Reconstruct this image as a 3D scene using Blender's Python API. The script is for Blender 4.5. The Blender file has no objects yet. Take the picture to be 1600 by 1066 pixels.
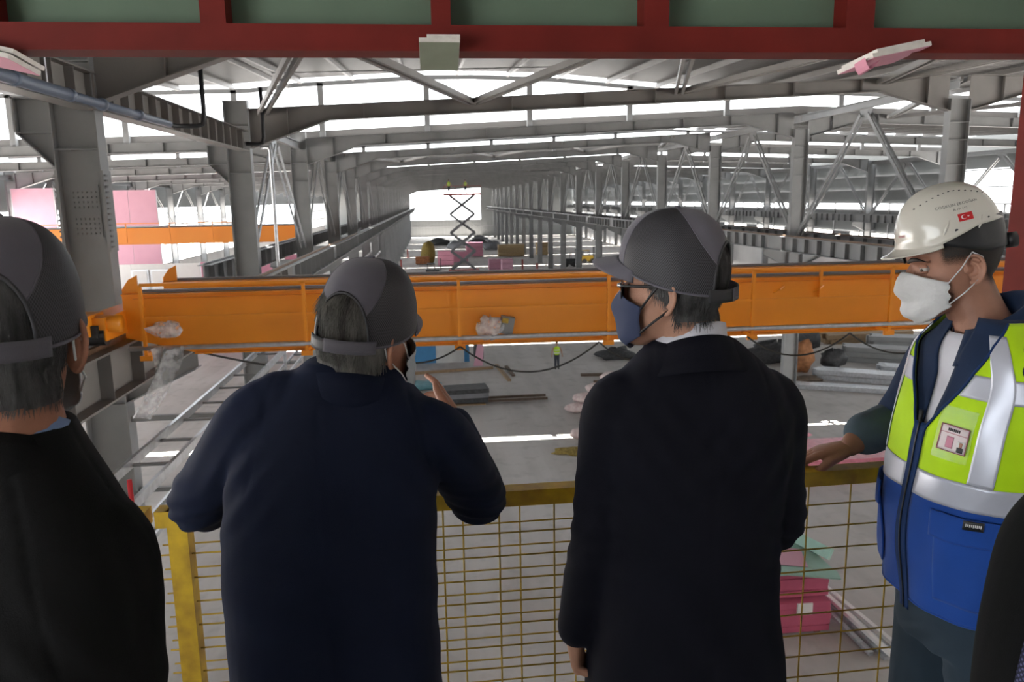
import bpy, bmesh, math, random
import numpy as np
from mathutils import Vector, Matrix, Euler

# ------------------------------------------------------------------ camera, sky, sun, exposure
scene = bpy.context.scene
COL = scene.collection
EYE = 10.8                       # camera height above the hall floor
PLAT = 9.0                       # platform floor
YAW, PITCH, ROLL = 0.102, 0.1825, -0.0155
cam_d = bpy.data.cameras.new('camera'); cam = bpy.data.objects.new('camera', cam_d); COL.objects.link(cam)
cam_d.sensor_width = 36.0; cam_d.lens = 36.0 * 1200.0 / 1600.0; cam_d.clip_start = 0.05; cam_d.clip_end = 900
_f = Vector((math.sin(YAW) * math.cos(PITCH), math.cos(YAW) * math.cos(PITCH), -math.sin(PITCH)))
_r = Vector((math.cos(YAW), -math.sin(YAW), 0)); _u = _r.cross(_f)
_c, _s = math.cos(ROLL), math.sin(ROLL)
_r2 = _r * _c + _u * _s; _u2 = _u * _c - _r * _s
_m = Matrix((( _r2.x, _u2.x, -_f.x, 0), (_r2.y, _u2.y, -_f.y, 0), (_r2.z, _u2.z, -_f.z, EYE), (0, 0, 0, 1)))
cam.matrix_world = _m
scene.camera = cam
cam_d.dof.use_dof = True; cam_d.dof.focus_distance = 1.7; cam_d.dof.aperture_fstop = 11.0

world = bpy.data.worlds.new('sky'); scene.world = world; world.use_nodes = True
_bg = world.node_tree.nodes['Background']; _bg.inputs[0].default_value = (0.93, 0.97, 1.0, 1); _bg.inputs[1].default_value = 3.0
sun_d = bpy.data.lights.new('sun', 'SUN'); sun_d.energy = 40.0; sun_d.angle = 0.009; sun_d.color = (1, 0.96, 0.9)
sun = bpy.data.objects.new('sun', sun_d); COL.objects.link(sun)
sun.rotation_euler = Vector((-0.03, math.cos(math.radians(76)), math.sin(math.radians(76)))).to_track_quat('Z', 'Y').to_euler()
vs = scene.view_settings
vs.view_transform = 'Standard'; vs.look = 'None'; vs.gamma = 1.0; vs.use_curve_mapping = False; vs.exposure = 1.35
try:
    scene.cycles.max_bounces = 8; scene.cycles.diffuse_bounces = 5; scene.cycles.glossy_bounces = 3
    scene.cycles.transmission_bounces = 4; scene.cycles.transparent_max_bounces = 12
    scene.cycles.sample_clamp_indirect = 12.0
    scene.cycles.caustics_reflective = False; scene.cycles.caustics_refractive = False
except Exception:
    pass
rnd = random.Random(7)

# ------------------------------------------------------------------ materials
MATS = {}
def mat(name, color, rough=0.6, metal=0.0, var=0.0, vscale=6.0, bump=0.0, bscale=40.0, spec=0.5, coat=0.0, var2=None, sheen=0.0, sss=0.0, stretch=None):
    m = bpy.data.materials.new(name); m.use_nodes = True
    nt = m.node_tree; b = nt.nodes['Principled BSDF']
    b.inputs['Base Color'].default_value = (*color, 1); b.inputs['Roughness'].default_value = rough
    b.inputs['Metallic'].default_value = metal; b.inputs['Specular IOR Level'].default_value = spec
    if coat: b.inputs['Coat Weight'].default_value = coat; b.inputs['Coat Roughness'].default_value = 0.08
    if sheen: b.inputs['Sheen Weight'].default_value = sheen; b.inputs['Sheen Roughness'].default_value = 0.5
    if sss:
        b.inputs['Subsurface Weight'].default_value = sss; b.inputs['Subsurface Radius'].default_value = (0.012, 0.004, 0.002); b.inputs['Subsurface Scale'].default_value = 1.0
    tc = nt.nodes.new('ShaderNodeTexCoord'); vec = tc.outputs['Object']
    if stretch:
        mp = nt.nodes.new('ShaderNodeMapping'); mp.inputs['Scale'].default_value = stretch
        nt.links.new(vec, mp.inputs['Vector']); vec = mp.outputs['Vector']
    if var:
        n = nt.nodes.new('ShaderNodeTexNoise'); n.inputs['Scale'].default_value = vscale; n.inputs['Detail'].default_value = 5
        nt.links.new(vec, n.inputs['Vector'])
        r = nt.nodes.new('ShaderNodeValToRGB')
        d = var2 if var2 else tuple(c * (1 - var) for c in color)
        l = tuple(min(1, c * (1 + var * 0.6)) for c in color)
        r.color_ramp.elements[0].position = 0.3; r.color_ramp.elements[1].position = 0.7
        r.color_ramp.elements[0].color = (*d, 1); r.color_ramp.elements[1].color = (*l, 1)
        nt.links.new(n.outputs['Fac'], r.inputs['Fac']); nt.links.new(r.outputs['Color'], b.inputs['Base Color'])
    if bump:
        n2 = nt.nodes.new('ShaderNodeTexNoise'); n2.inputs['Scale'].default_value = bscale; n2.inputs['Detail'].default_value = 4
        nt.links.new(vec, n2.inputs['Vector'])
        bp = nt.nodes.new('ShaderNodeBump'); bp.inputs['Strength'].default_value = bump; bp.inputs['Distance'].default_value = 0.02
        nt.links.new(n2.outputs['Fac'], bp.inputs['Height']); nt.links.new(bp.outputs['Normal'], b.inputs['Normal'])
    MATS[name] = m
    return m

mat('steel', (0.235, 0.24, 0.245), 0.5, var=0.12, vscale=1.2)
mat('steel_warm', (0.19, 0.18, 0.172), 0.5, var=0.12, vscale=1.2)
mat('steel_dark', (0.16, 0.165, 0.18), 0.5, var=0.15, vscale=2)
mat('galv', (0.55, 0.57, 0.6), 0.35, metal=0.6, var=0.2, vscale=8)
mat('deck', (0.135, 0.13, 0.127), 0.45, var=0.06, vscale=1)
mat('rail_rust', (0.18, 0.11, 0.07), 0.6, var=0.3, vscale=8)
mat('orange', (0.88, 0.30, 0.012), 0.42, var=0.06, vscale=1.5)
mat('orange_far', (0.78, 0.25, 0.02), 0.5)
mat('yellow', (0.62, 0.40, 0.018), 0.45, var=0.3, vscale=14, var2=(0.34, 0.19, 0.018))
mat('wire_yellow', (0.48, 0.31, 0.03), 0.45, var=0.3, vscale=20)
mat('red_paint', (0.135, 0.0125, 0.0095), 0.65, var=0.2, vscale=6, spec=0.2)
mat('red_pipe', (0.55, 0.03, 0.04), 0.4)
mat('green_board', (0.095, 0.145, 0.103), 0.8, var=0.08, vscale=3)
mat('green_grey', (0.26, 0.29, 0.22), 0.85, var=0.1, vscale=8)
mat('green_light', (0.30, 0.47, 0.40), 0.8, var=0.1, vscale=3)
mat('pink_board', (0.58, 0.25, 0.34), 0.8, var=0.08, vscale=2)
mat('pink_pale', (0.60, 0.33, 0.42), 0.8, var=0.05, vscale=1)
mat('pink_deep', (0.50, 0.10, 0.18), 0.75, var=0.1, vscale=2)
mat('pink_film', (0.62, 0.20, 0.26), 0.35, var=0.2, vscale=5, bump=0.4, bscale=9)
mat('gypsum', (0.62, 0.60, 0.57), 0.9, var=0.1, vscale=30, bump=0.3, bscale=60)
mat('white_wall', (0.72, 0.71, 0.70), 0.8, var=0.04, vscale=2)
mat('pale_wall', (0.60, 0.59, 0.585), 0.7, var=0.05, vscale=0.6)
mat('grey_clad', (0.175, 0.183, 0.183), 0.5, var=0.06, vscale=0.5)
mat('pipe_grey', (0.13, 0.16, 0.22), 0.4)
mat('black_steel', (0.02, 0.021, 0.024), 0.4)
mat('black_rubber', (0.015, 0.015, 0.016), 0.6)
mat('cable', (0.035, 0.033, 0.03), 0.6)
mat('wood', (0.28, 0.19, 0.11), 0.8, var=0.3, vscale=5, stretch=(1, 8, 8))
mat('wood_dark', (0.12, 0.085, 0.06), 0.8, var=0.3, vscale=5)
mat('cardboard', (0.36, 0.26, 0.14), 0.85, var=0.15, vscale=4)
mat('rust_orange', (0.36, 0.15, 0.06), 0.8, var=0.4, vscale=4)
mat('teal_tarp', (0.14, 0.33, 0.38), 0.6, var=0.2, vscale=3, bump=0.4, bscale=6)
mat('blue_cabin', (0.05, 0.20, 0.40), 0.5, var=0.1, vscale=2)
mat('white_cabin', (0.62, 0.63, 0.62), 0.5, var=0.08, vscale=2)
mat('sack', (0.62, 0.56, 0.54), 0.8, var=0.15, vscale=6, var2=(0.50, 0.36, 0.36))
mat('dark_pile', (0.045, 0.047, 0.05), 0.7, var=0.4, vscale=6)
mat('straw', (0.30, 0.22, 0.06), 0.9, var=0.4, vscale=9)
mat('vest_far', (0.50, 0.75, 0.03), 0.7)
mat('skin_far', (0.42, 0.24, 0.17), 0.6)
mat('trouser_far', (0.035, 0.04, 0.055), 0.8)
mat('platform', (0.30, 0.29, 0.28), 0.8, var=0.15, vscale=3)
mat('tan_dark', (0.25, 0.21, 0.14), 0.8, var=0.15, vscale=2)
mat('lift_red', (0.36, 0.06, 0.05), 0.6)

def concrete():
    m = bpy.data.materials.new('concrete'); m.use_nodes = True; nt = m.node_tree; b = nt.nodes['Principled BSDF']
    tc = nt.nodes.new('ShaderNodeTexCoord')
    def noise(sc, det, x=1, y=1):
        mp = nt.nodes.new('ShaderNodeMapping'); mp.inputs['Scale'].default_value = (x, y, 1)
        n = nt.nodes.new('ShaderNodeTexNoise'); n.inputs['Scale'].default_value = sc; n.inputs['Detail'].default_value = det
        nt.links.new(tc.outputs['Object'], mp.inputs['Vector']); nt.links.new(mp.outputs['Vector'], n.inputs['Vector'])
        return n.outputs['Fac']
    def ramp(fac, p0, p1, c0, c1):
        r = nt.nodes.new('ShaderNodeValToRGB'); r.color_ramp.elements[0].position = p0; r.color_ramp.elements[1].position = p1
        r.color_ramp.elements[0].color = (*c0, 1); r.color_ramp.elements[1].color = (*c1, 1); nt.links.new(fac, r.inputs['Fac']); return r.outputs['Color']
    def mix(a, c, f=1.0):
        x = nt.nodes.new('ShaderNodeMix'); x.data_type = 'RGBA'; x.blend_type = 'MULTIPLY'; x.inputs[0].default_value = f
        nt.links.new(a, x.inputs[6]); nt.links.new(c, x.inputs[7]); return x.outputs[2]
    base = ramp(noise(0.18, 6), 0.3, 0.75, (0.42, 0.395, 0.375), (0.52, 0.50, 0.485))
    spots = ramp(noise(1.4, 6), 0.30, 0.46, (0.72, 0.70, 0.69), (1, 1, 1))
    tracks = ramp(noise(0.5, 5, 2.2, 0.25), 0.36, 0.56, (0.80, 0.79, 0.78), (1, 1, 1))
    c = mix(mix(base, spots, 0.55), tracks, 0.6)
    nt.links.new(c, b.inputs['Base Color']); b.inputs['Roughness'].default_value = 0.75
    MATS['concrete'] = m
concrete()

def film(name, alpha, color=(0.8, 0.82, 0.85)):
    m = bpy.data.materials.new(name); m.use_nodes = True; nt = m.node_tree
    out = nt.nodes['Material Output']; b = nt.nodes['Principled BSDF']
    b.inputs['Base Color'].default_value = (*color, 1); b.inputs['Roughness'].default_value = 0.2
    t = nt.nodes.new('ShaderNodeBsdfTransparent'); mx = nt.nodes.new('ShaderNodeMixShader')
    tc = nt.nodes.new('ShaderNodeTexCoord'); n = nt.nodes.new('ShaderNodeTexNoise'); n.inputs['Scale'].default_value = 7; n.inputs['Detail'].default_value = 4
    nt.links.new(tc.outputs['Object'], n.inputs['Vector'])
    mr = nt.nodes.new('ShaderNodeMapRange'); mr.inputs['From Min'].default_value = 0.35; mr.inputs['From Max'].default_value = 0.7
    mr.inputs['To Min'].default_value = alpha * 0.4; mr.inputs['To Max'].default_value = min(1, alpha * 1.4)
    nt.links.new(n.outputs['Fac'], mr.inputs['Value']); nt.links.new(mr.outputs[0], mx.inputs[0])
    nt.links.new(t.outputs[0], mx.inputs[1]); nt.links.new(b.outputs[0], mx.inputs[2]); nt.links.new(mx.outputs[0], out.inputs['Surface'])
    MATS[name] = m
film('plastic_film', 0.5)
film('clear_film', 0.22)

# ------------------------------------------------------------------ mesh helpers
ORI = {}
def frame_of(d, up=None):
    d = Vector(d).normalized()
    up = Vector(up) if up is not None else (Vector((0, 0, 1)) if abs(d.z) < 0.95 else Vector((0, 1, 0)))
    s = d.cross(up).normalized(); u = s.cross(d).normalized()
    return d, s, u

class MB:
    def __init__(self): self.v = []; self.f = []
    def add(self, vs, fs):
        n = len(self.v); self.v += [tuple(p) for p in vs]; self.f += [tuple(i + n for i in q) for q in fs]; return self
    def box(self, x0, x1, y0, y1, z0, z1):
        return self.add([(x0, y0, z0), (x1, y0, z0), (x1, y1, z0), (x0, y1, z0), (x0, y0, z1), (x1, y0, z1), (x1, y1, z1), (x0, y1, z1)],
                        [(0, 3, 2, 1), (4, 5, 6, 7), (0, 1, 5, 4), (1, 2, 6, 5), (2, 3, 7, 6), (3, 0, 4, 7)])
    def obox(self, c, size, rot=(0, 0, 0)):
        R = Euler(rot).to_matrix(); c = Vector(c); h = Vector(size) * 0.5
        vs = [c + R @ Vector((sx * h.x, sy * h.y, sz * h.z)) for sz in (-1, 1) for (sx, sy) in ((-1, -1), (1, -1), (1, 1), (-1, 1))]
        return self.add(vs, [(0, 3, 2, 1), (4, 5, 6, 7), (0, 1, 5, 4), (1, 2, 6, 5), (2, 3, 7, 6), (3, 0, 4, 7)])
    def sweep(self, p0, p1, prof, up=None):
        d, s, u = frame_of(Vector(p1) - Vector(p0), up); n = len(prof)
        a = [Vector(p0) + s * x + u * y for x, y in prof]; b = [Vector(p1) + s * x + u * y for x, y in prof]
        fs = [(i, (i + 1) % n, n + (i + 1) % n, n + i) for i in range(n)]
        return self.add(a + b, fs + [tuple(range(n - 1, -1, -1)), tuple(range(n, 2 * n))])
    def bar(self, p0, p1, w, h, up=None):
        return self.sweep(p0, p1, [(-w / 2, -h / 2), (w / 2, -h / 2), (w / 2, h / 2), (-w / 2, h / 2)], up)
    def ibeam(self, p0, p1, h, b, tf=0.025, tw=0.016, up=None):
        H = h / 2; B = b / 2; t = tw / 2
        pr = [(-B, -H), (B, -H), (B, -H + tf), (t, -H + tf), (t, H - tf), (B, H - tf), (B, H), (-B, H), (-B, H - tf), (-t, H - tf), (-t, -H + tf), (-B, -H + tf)]
        d, s, u = frame_of(Vector(p1) - Vector(p0), up); n = 12
        a = [Vector(p0) + s * x + u * y for x, y in pr]; c = [Vector(p1) + s * x + u * y for x, y in pr]
        fs = [(i, (i + 1) % n, n + (i + 1) % n, n + i) for i in range(n)]
        caps = [(0, 1, 2, 11), (11, 2, 3, 10), (10, 3, 4, 9), (9, 4, 5, 8), (8, 5, 6, 7)]
        return self.add(a + c, fs + [tuple(reversed(q)) for q in caps] + [tuple(i + n for i in q) for q in caps])
    def tube(self, path, r, n=8, cap=True):
        path = [Vector(p) for p in path]; rs = r if isinstance(r, (list, tuple)) else [r] * len(path)
        d0 = (path[1] - path[0]).normalized(); _, s, u = frame_of(d0); base = len(self.v); rings = []
        for i, p in enumerate(path):
            d = ((path[min(i + 1, len(path) - 1)] - path[max(i - 1, 0)])).normalized()
            s = (s - d * s.dot(d)).normalized(); u = s.cross(d)
            rings.append([p + (s * math.cos(2 * math.pi * k / n) + u * math.sin(2 * math.pi * k / n)) * rs[i] for k in range(n)])
        vs = [q for g in rings for q in g]; fs = []
        for i in range(len(path) - 1):
            for k in range(n): fs.append((i * n + k, (i + 1) * n + k, (i + 1) * n + (k + 1) % n, i * n + (k + 1) % n))
        if cap: fs += [tuple(range(n)), tuple((len(path) - 1) * n + k for k in range(n - 1, -1, -1))]
        return self.add(vs, fs)
    def prism(self, pts, axis, a0, a1):
        n = len(pts)
        def P(q, a): return (a, q[0], q[1]) if axis == 'x' else ((q[0], a, q[1]) if axis == 'y' else (q[0], q[1], a))
        fs = [(i, (i + 1) % n, n + (i + 1) % n, n + i) for i in range(n)] + [tuple(range(n - 1, -1, -1)), tuple(range(n, 2 * n))]
        return self.add([P(q, a0) for q in pts] + [P(q, a1) for q in pts], fs)
    def grid(self, P, wrap_u=False, wrap_v=False):
        nu = len(P); nv = len(P[0]); vs = [p for row in P for p in row]; fs = []
        for i in range(nu if wrap_u else nu - 1):
            for j in range(nv if wrap_v else nv - 1):
                fs.append((i * nv + j, ((i + 1) % nu) * nv + j, ((i + 1) % nu) * nv + (j + 1) % nv, i * nv + (j + 1) % nv))
        return self.add(vs, fs)
    def lathe(self, c, prof, n=16):
        c = Vector(c); rows = [[(c.x + r * math.cos(2 * math.pi * k / n), c.y + r * math.sin(2 * math.pi * k / n), c.z + z) for k in range(n)] for r, z in prof]
        return self.grid(rows, False, True)
    def ball(self, c, r, n=10, m=7):
        rx, ry, rz = r if isinstance(r, (tuple, list)) else (r, r, r)
        rows = [[(c[0] + rx * math.sin(t) * math.cos(2 * math.pi * k / n), c[1] + ry * math.sin(t) * math.sin(2 * math.pi * k / n), c[2] - rz * math.cos(t)) for k in range(n)]
                for t in [max(0.02, min(math.pi - 0.02, math.pi * i / m)) for i in range(m + 1)]]
        return self.grid(rows, False, True)
    def mesh(self, name, off=(0, 0, 0)):
        me = bpy.data.meshes.new(name); o = Vector(off)
        me.from_pydata([(p[0] - o.x, p[1] - o.y, p[2] - o.z) for p in self.v], [], self.f); me.update()
        bm = bmesh.new(); bm.from_mesh(me); bmesh.ops.recalc_face_normals(bm, faces=bm.faces); bm.to_mesh(me); bm.free()
        return me
    def build(self, name, m, parent=None, smooth=False, origin=None):
        if parent is not None: off = ORI.get(parent.name, Vector())
        elif origin is not None: off = Vector(origin)
        else:
            xs = [p[0] for p in self.v]; ys = [p[1] for p in self.v]; zs = [p[2] for p in self.v]
            off = Vector(((min(xs) + max(xs)) / 2, (min(ys) + max(ys)) / 2, min(zs)))
        me = self.mesh(name, off); me.materials.append(MATS[m] if isinstance(m, str) else m)
        o = bpy.data.objects.new(name, me); COL.objects.link(o)
        if parent is not None: o.parent = parent; ORI[o.name] = off
        else: o.location = off; ORI[o.name] = off
        if smooth:
            for p in me.polygons: p.use_smooth = True
        return o

def tag(o, label=None, cat=None, group=None, kind=None):
    if label: o['label'] = label
    if cat: o['category'] = cat
    if group: o['group'] = group
    if kind: o['kind'] = kind
    return o
def thing(name, label, cat, loc=(0, 0, 0), group=None):
    o = bpy.data.objects.new(name, None); COL.objects.link(o); o.location = loc; o.empty_display_size = 0.1
    ORI[o.name] = Vector(loc); tag(o, label, cat, group); return o
def copy_tree(o, parent=None):
    c = o.copy(); COL.objects.link(c); c.parent = parent; ORI[c.name] = ORI.get(o.name, Vector())
    for ch in o.children: copy_tree(ch, c)
    return c
def dup(o, loc, label, group=None, rz=None):
    c = copy_tree(o); c.location = loc; ORI[c.name] = Vector(loc); c['label'] = label
    if group: c['group'] = group
    if rz is not None: c.rotation_euler = (0, 0, rz)
    return c
def struct(o, label=None):
    o['kind'] = 'structure'
    if label: o['label'] = label
    return o
# ------------------------------------------------------------------ hall structure
Y0, DY = 14.4, 11.6
def fy(k): return Y0 + DY * k
NF = 19                                    # last frame = end wall
XL, XR, XRR, XLL = -6.0, 18.4, 42.8, -30.4
ZG = 8.85                                  # top of crane girders
def zroof(x):                              # top of rafters
    if x < XL: return 13.70 + 0.02 * (x - XL)
    if x <= XR: return 13.70 + 0.045 * (x - XL)
    return 14.80 - 0.03 * (x - XR)

struct(MB().box(-140, 160, -60, 420, -0.3, 0).build('floor', 'concrete', origin=(0, 0, 0)), 'pale dusty concrete floor of the long hall')
nw = thing('wall_near', 'board wall below and beside the platform', None, (0, 2.2, 0)); nw['kind'] = 'structure'
MB().box(-31, 44, 2.05, 2.2, 0, 8.75).build('lower_board', 'gypsum', nw)
MB().box(-31, -3.3, 2.05, 2.2, 8.75, 16).build('side_board', 'gypsum', nw)
MB().box(3.6, 44, 2.05, 2.2, 8.75, 16).build('side_board', 'gypsum', nw)
MB().box(-3.3, 3.6, 2.35, 2.46, 12.2, 16).build('head_board', 'gypsum', nw)

# ---- columns
def column_mb(detail=True):
    parts = {}
    parts['web'] = [MB().box(-0.36, 0.36, -0.009, 0.009, 0.03, 14.0)]
    parts['flange'] = [MB().box(-0.375, -0.35, -0.17, 0.17, 0.03, 14.0), MB().box(0.35, 0.375, -0.17, 0.17, 0.03, 14.0)]
    parts['base_plate'] = [MB().box(-0.5, 0.5, -0.3, 0.3, 0, 0.03)]
    cb = []
    for s in (-1, 1):
        m = MB().prism([(s * 0.375, 8.10), (s * 1.65, 8.10), (s * 1.65, 7.85), (s * 0.375, 7.25)], 'y', -0.012, 0.012)
        m.box(min(s * 0.375, s * 1.7), max(s * 0.375, s * 1.7), -0.17, 0.17, 8.10, 8.125)
        n = 2; d = Vector((s * 1.65 - s * 0.375, 0, 0.6))
        m.sweep((s * 0.375, 0, 7.24), (s * 1.65, 0, 7.84), [(-0.17, -0.012), (0.17, -0.012), (0.17, 0.012), (-0.17, 0.012)])
        cb.append(m)
    parts['corbel'] = cb
    parts['stiffener'] = [MB().box(-0.35, 0.35, -0.16, 0.16, z, z + 0.02) for z in (4.2, 7.2, 8.1, 11.75, 12.6, 13.2)]
    return parts
def column(name, label, group, loc):
    t = thing(name, label, 'column', loc, group)
    off = Vector(loc)
    for nm, ms in column_mb().items():
        for m in ms:
            m.v = [tuple(Vector(p) + off) for p in m.v]; m.build(nm, 'steel', t)
    return t
ORD = ['nearest', 'second', 'third', 'fourth', 'fifth', 'sixth']
c0 = None
for X, side, ks in ((XL, 'left', range(0, NF)), (XR, 'right', range(0, NF)), (XRR, 'far right', range(2, NF)), (XLL, 'far left', range(2, 11))):
    near = []
    for n, k in enumerate(ks):
        if X in (XL, XR) and n < 6:
            lab = 'grey steel column, %s from the camera in the %s row beside the central aisle' % (ORD[n], side); grp = 'columns of the %s row' % side
        else:
            lab = 'grey steel column standing far off in the %s row' % side; grp = 'distant columns of the %s row' % side
        if c0 is None: c0 = column('steel_column', lab, grp, (X, fy(k), 0))
        elif n < 5 and X in (XL, XR):
            cc = dup(c0, (X, fy(k), 0), lab, grp)
            if X == XL and k == 1: c1 = cc
        else:
            if 'colfar' not in globals():
                m = MB()
                for nm, ms in column_mb().items():
                    for q in ms: m.add(q.v, q.f)
                colfar = m.mesh('steel_column'); colfar.materials.append(MATS['steel'])
            o = bpy.data.objects.new('steel_column', colfar); COL.objects.link(o); o.location = (X, fy(k), 0); tag(o, lab, 'column', grp)

# splice plates and bolts on the nearest left column
def bolts(cx, y, z0, nx, nz, sx, sz, r=0.017):
    m = MB()
    for i in range(nx):
        for j in range(nz):
            a = (cx + (i - (nx - 1) / 2) * sx, y, z0 + j * sz); m.tube([a, (a[0], y - 0.03, a[2])], r, 6)
    return m
sp = MB().box(XL - 0.24, XL + 0.24, fy(0) - 0.028, fy(0) - 0.009, 10.25, 11.15).build('splice_plate', 'steel', c0)
b = bolts(XL, fy(0) - 0.028, 10.32, 6, 4, 0.075, 0.085); b.add(*(lambda q: (q.v, q.f))(bolts(XL, fy(0) - 0.028, 10.78, 6, 4, 0.075, 0.085)))
tag(b.build('bolt', 'steel', sp), kind='stuff')
for s in (-1, 1):
    fp = MB().box(*sorted((XL + s * 0.375, XL + s * 0.40)), fy(0) - 0.17, fy(0) + 0.17, 10.0, 11.4).build('flange_plate', 'steel', c0)
    m = MB()
    for j in range(14):
        for yy in (-0.13, -0.07): m.tube([(XL + s * 0.40, fy(0) + yy, 10.08 + j * 0.095), (XL + s * 0.435, fy(0) + yy, 10.08 + j * 0.095)], 0.02, 6)
    tag(m.build('bolt', 'steel', fp), kind='stuff')
# bracket towards the left bay on the nearest columns
for k in (0, 1):
    par = c0 if k == 0 else c1
    m = MB().prism([(XL - 0.37, 12.62), (XL - 0.95, 12.62), (XL - 0.95, 12.05), (XL - 0.37, 11.45)], 'y', fy(k) - 0.01, fy(k) + 0.01)
    m.box(XL - 1.0, XL - 0.37, fy(k) - 0.15, fy(k) + 0.15, 12.6, 12.63); m.box(XL - 0.97, XL - 0.94, fy(k) - 0.15, fy(k) + 0.15, 12.05, 12.62)
    m.box(XL - 0.95, XL - 0.37, fy(k) - 0.14, fy(k) + 0.14, 12.03, 12.05)
    m.sweep((XL - 0.37, fy(k), 11.44), (XL - 0.95, fy(k), 12.04), [(-0.15, -0.012), (0.15, -0.012), (0.15, 0.012), (-0.15, 0.012)])
    m.build('bracket', 'steel', par)

# ---- crane runway girders
def girder(X, k, label, group, parts):
    ya, yb = (fy(k) if k >= 0 else 4.5), fy(k + 1) - 0.02
    beam = MB().ibeam((X, ya, ZG - 0.36), (X, yb, ZG - 0.36), 0.70, 0.42, 0.03, 0.016)
    rail = MB().box(X - 0.035, X + 0.035, ya, yb, ZG - 0.01, ZG + 0.06)
    st = [(ya + 0.5 + j * 1.16) for j in range(int((yb - ya) / 1.16))]
    if parts:
        t = thing('crane_girder', label, 'girder', (X, ya, ZG - 0.71), group)
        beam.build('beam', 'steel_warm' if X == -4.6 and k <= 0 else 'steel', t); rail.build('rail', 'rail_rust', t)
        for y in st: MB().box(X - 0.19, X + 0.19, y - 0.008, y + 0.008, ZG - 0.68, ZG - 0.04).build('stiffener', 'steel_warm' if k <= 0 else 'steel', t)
    else:
        for y in st: beam.box(X - 0.19, X + 0.19, y - 0.008, y + 0.008, ZG - 0.68, ZG - 0.04)
        beam.add(rail.v, rail.f)
        tag(beam.build('crane_girder', 'steel'), label, 'girder', group)
for k in range(-1, NF):
    near = k <= 2
    pos = ['nearest stretch', 'second stretch', 'third stretch', 'fourth stretch'][k + 1] if near else 'distant stretch'
    girder(-4.6, k, 'grey crane runway girder with rail along the left columns, %s' % pos, 'runway girder on the left columns' if near else 'distant left runway girders', near)
    if k >= 0:
        girder(17.0, k, 'grey crane runway girder on the hall side of the right columns, %s' % (pos if k <= 2 else 'distant stretch'), 'runway girder on the right columns' if k <= 2 else 'distant right runway girders', 1 <= k <= 2)
        girder(19.8, k, 'crane runway girder on the far side of the right columns, %s' % (pos if k <= 2 else 'distant stretch'), 'outer runway girder on the right columns', 1 <= k <= 2)
    if k >= 1:
        girder(-7.4, k, 'crane runway girder on the outer side of the left columns', 'outer runway girder on the left columns', False)
    if k >= 3:
        girder(41.4, k, 'far crane runway girder near the right wall', 'runway girder near the right wall', False)

# ---- rafters
def rafter(x0, x1, k, label, group, h=0.42, mat_='steel', haunch=True, parts=False):
    y = fy(k); n = 13; xs = [x0 + (x1 - x0) * i / (n - 1) for i in range(n)]
    xs = sorted(set(xs + [x0 + 2.5, x1 - 2.5]))
    def bot(x):
        d = min(x - x0, x1 - x); return zroof(x) - h - (0.75 * max(0, 1 - d / 2.5) if haunch else 0)
    web = MB(); tf = MB(); bf = MB()
    for a, b in zip(xs[:-1], xs[1:]):
        za, zb = zroof(a), zroof(b)
        web.prism([(a, bot(a)), (b, bot(b)), (b, zb), (a, za)], 'y', y - 0.009, y + 0.009)
        tf.prism([(a, za), (b, zb), (b, zb + 0.025), (a, za + 0.025)], 'y', y - 0.15, y + 0.15)
        bf.prism([(a, bot(a) - 0.025), (b, bot(b) - 0.025), (b, bot(b)), (a, bot(a))], 'y', y - 0.15, y + 0.15)
    st = [MB().box(x - 0.008, x + 0.008, y - 0.14, y + 0.14, bot(x), zroof(x)) for x in [x0 + 1.2 + j * 2.4 for j in range(int((x1 - x0 - 1) / 2.4) + 1)] if x < x1 - 0.4]
    if parts:
        t = thing('roof_rafter', label, 'rafter', ((x0 + x1) / 2, y, bot(x0)), group)
        web.build('web', mat_, t); tf.build('top_flange', mat_, t); bf.build('bottom_flange', mat_, t)
        for s in st: s.build('stiffener', mat_, t)
    else:
        for m in [tf, bf] + st: web.add(m.v, m.f)
        tag(web.build('roof_rafter', mat_), label, 'rafter', group)
for k in range(0, NF):
    near = k <= 4
    nm = ['foremost', 'second', 'third', 'fourth', 'fifth'][k] if near else 'distant'
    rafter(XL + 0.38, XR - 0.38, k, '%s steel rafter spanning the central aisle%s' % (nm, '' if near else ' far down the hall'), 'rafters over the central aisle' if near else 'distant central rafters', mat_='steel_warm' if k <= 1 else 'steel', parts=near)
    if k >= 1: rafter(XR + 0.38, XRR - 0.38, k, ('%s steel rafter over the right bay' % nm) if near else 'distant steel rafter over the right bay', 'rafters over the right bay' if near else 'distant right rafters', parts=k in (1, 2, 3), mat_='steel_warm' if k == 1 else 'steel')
    if k >= 2: rafter(XLL + 0.38, XL - 0.38, k, ('%s steel rafter over the left bay' % nm) if near else 'distant steel rafter over the left bay', 'rafters over the left bay' if near else 'distant left rafters', parts=k in (2, 3))

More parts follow.
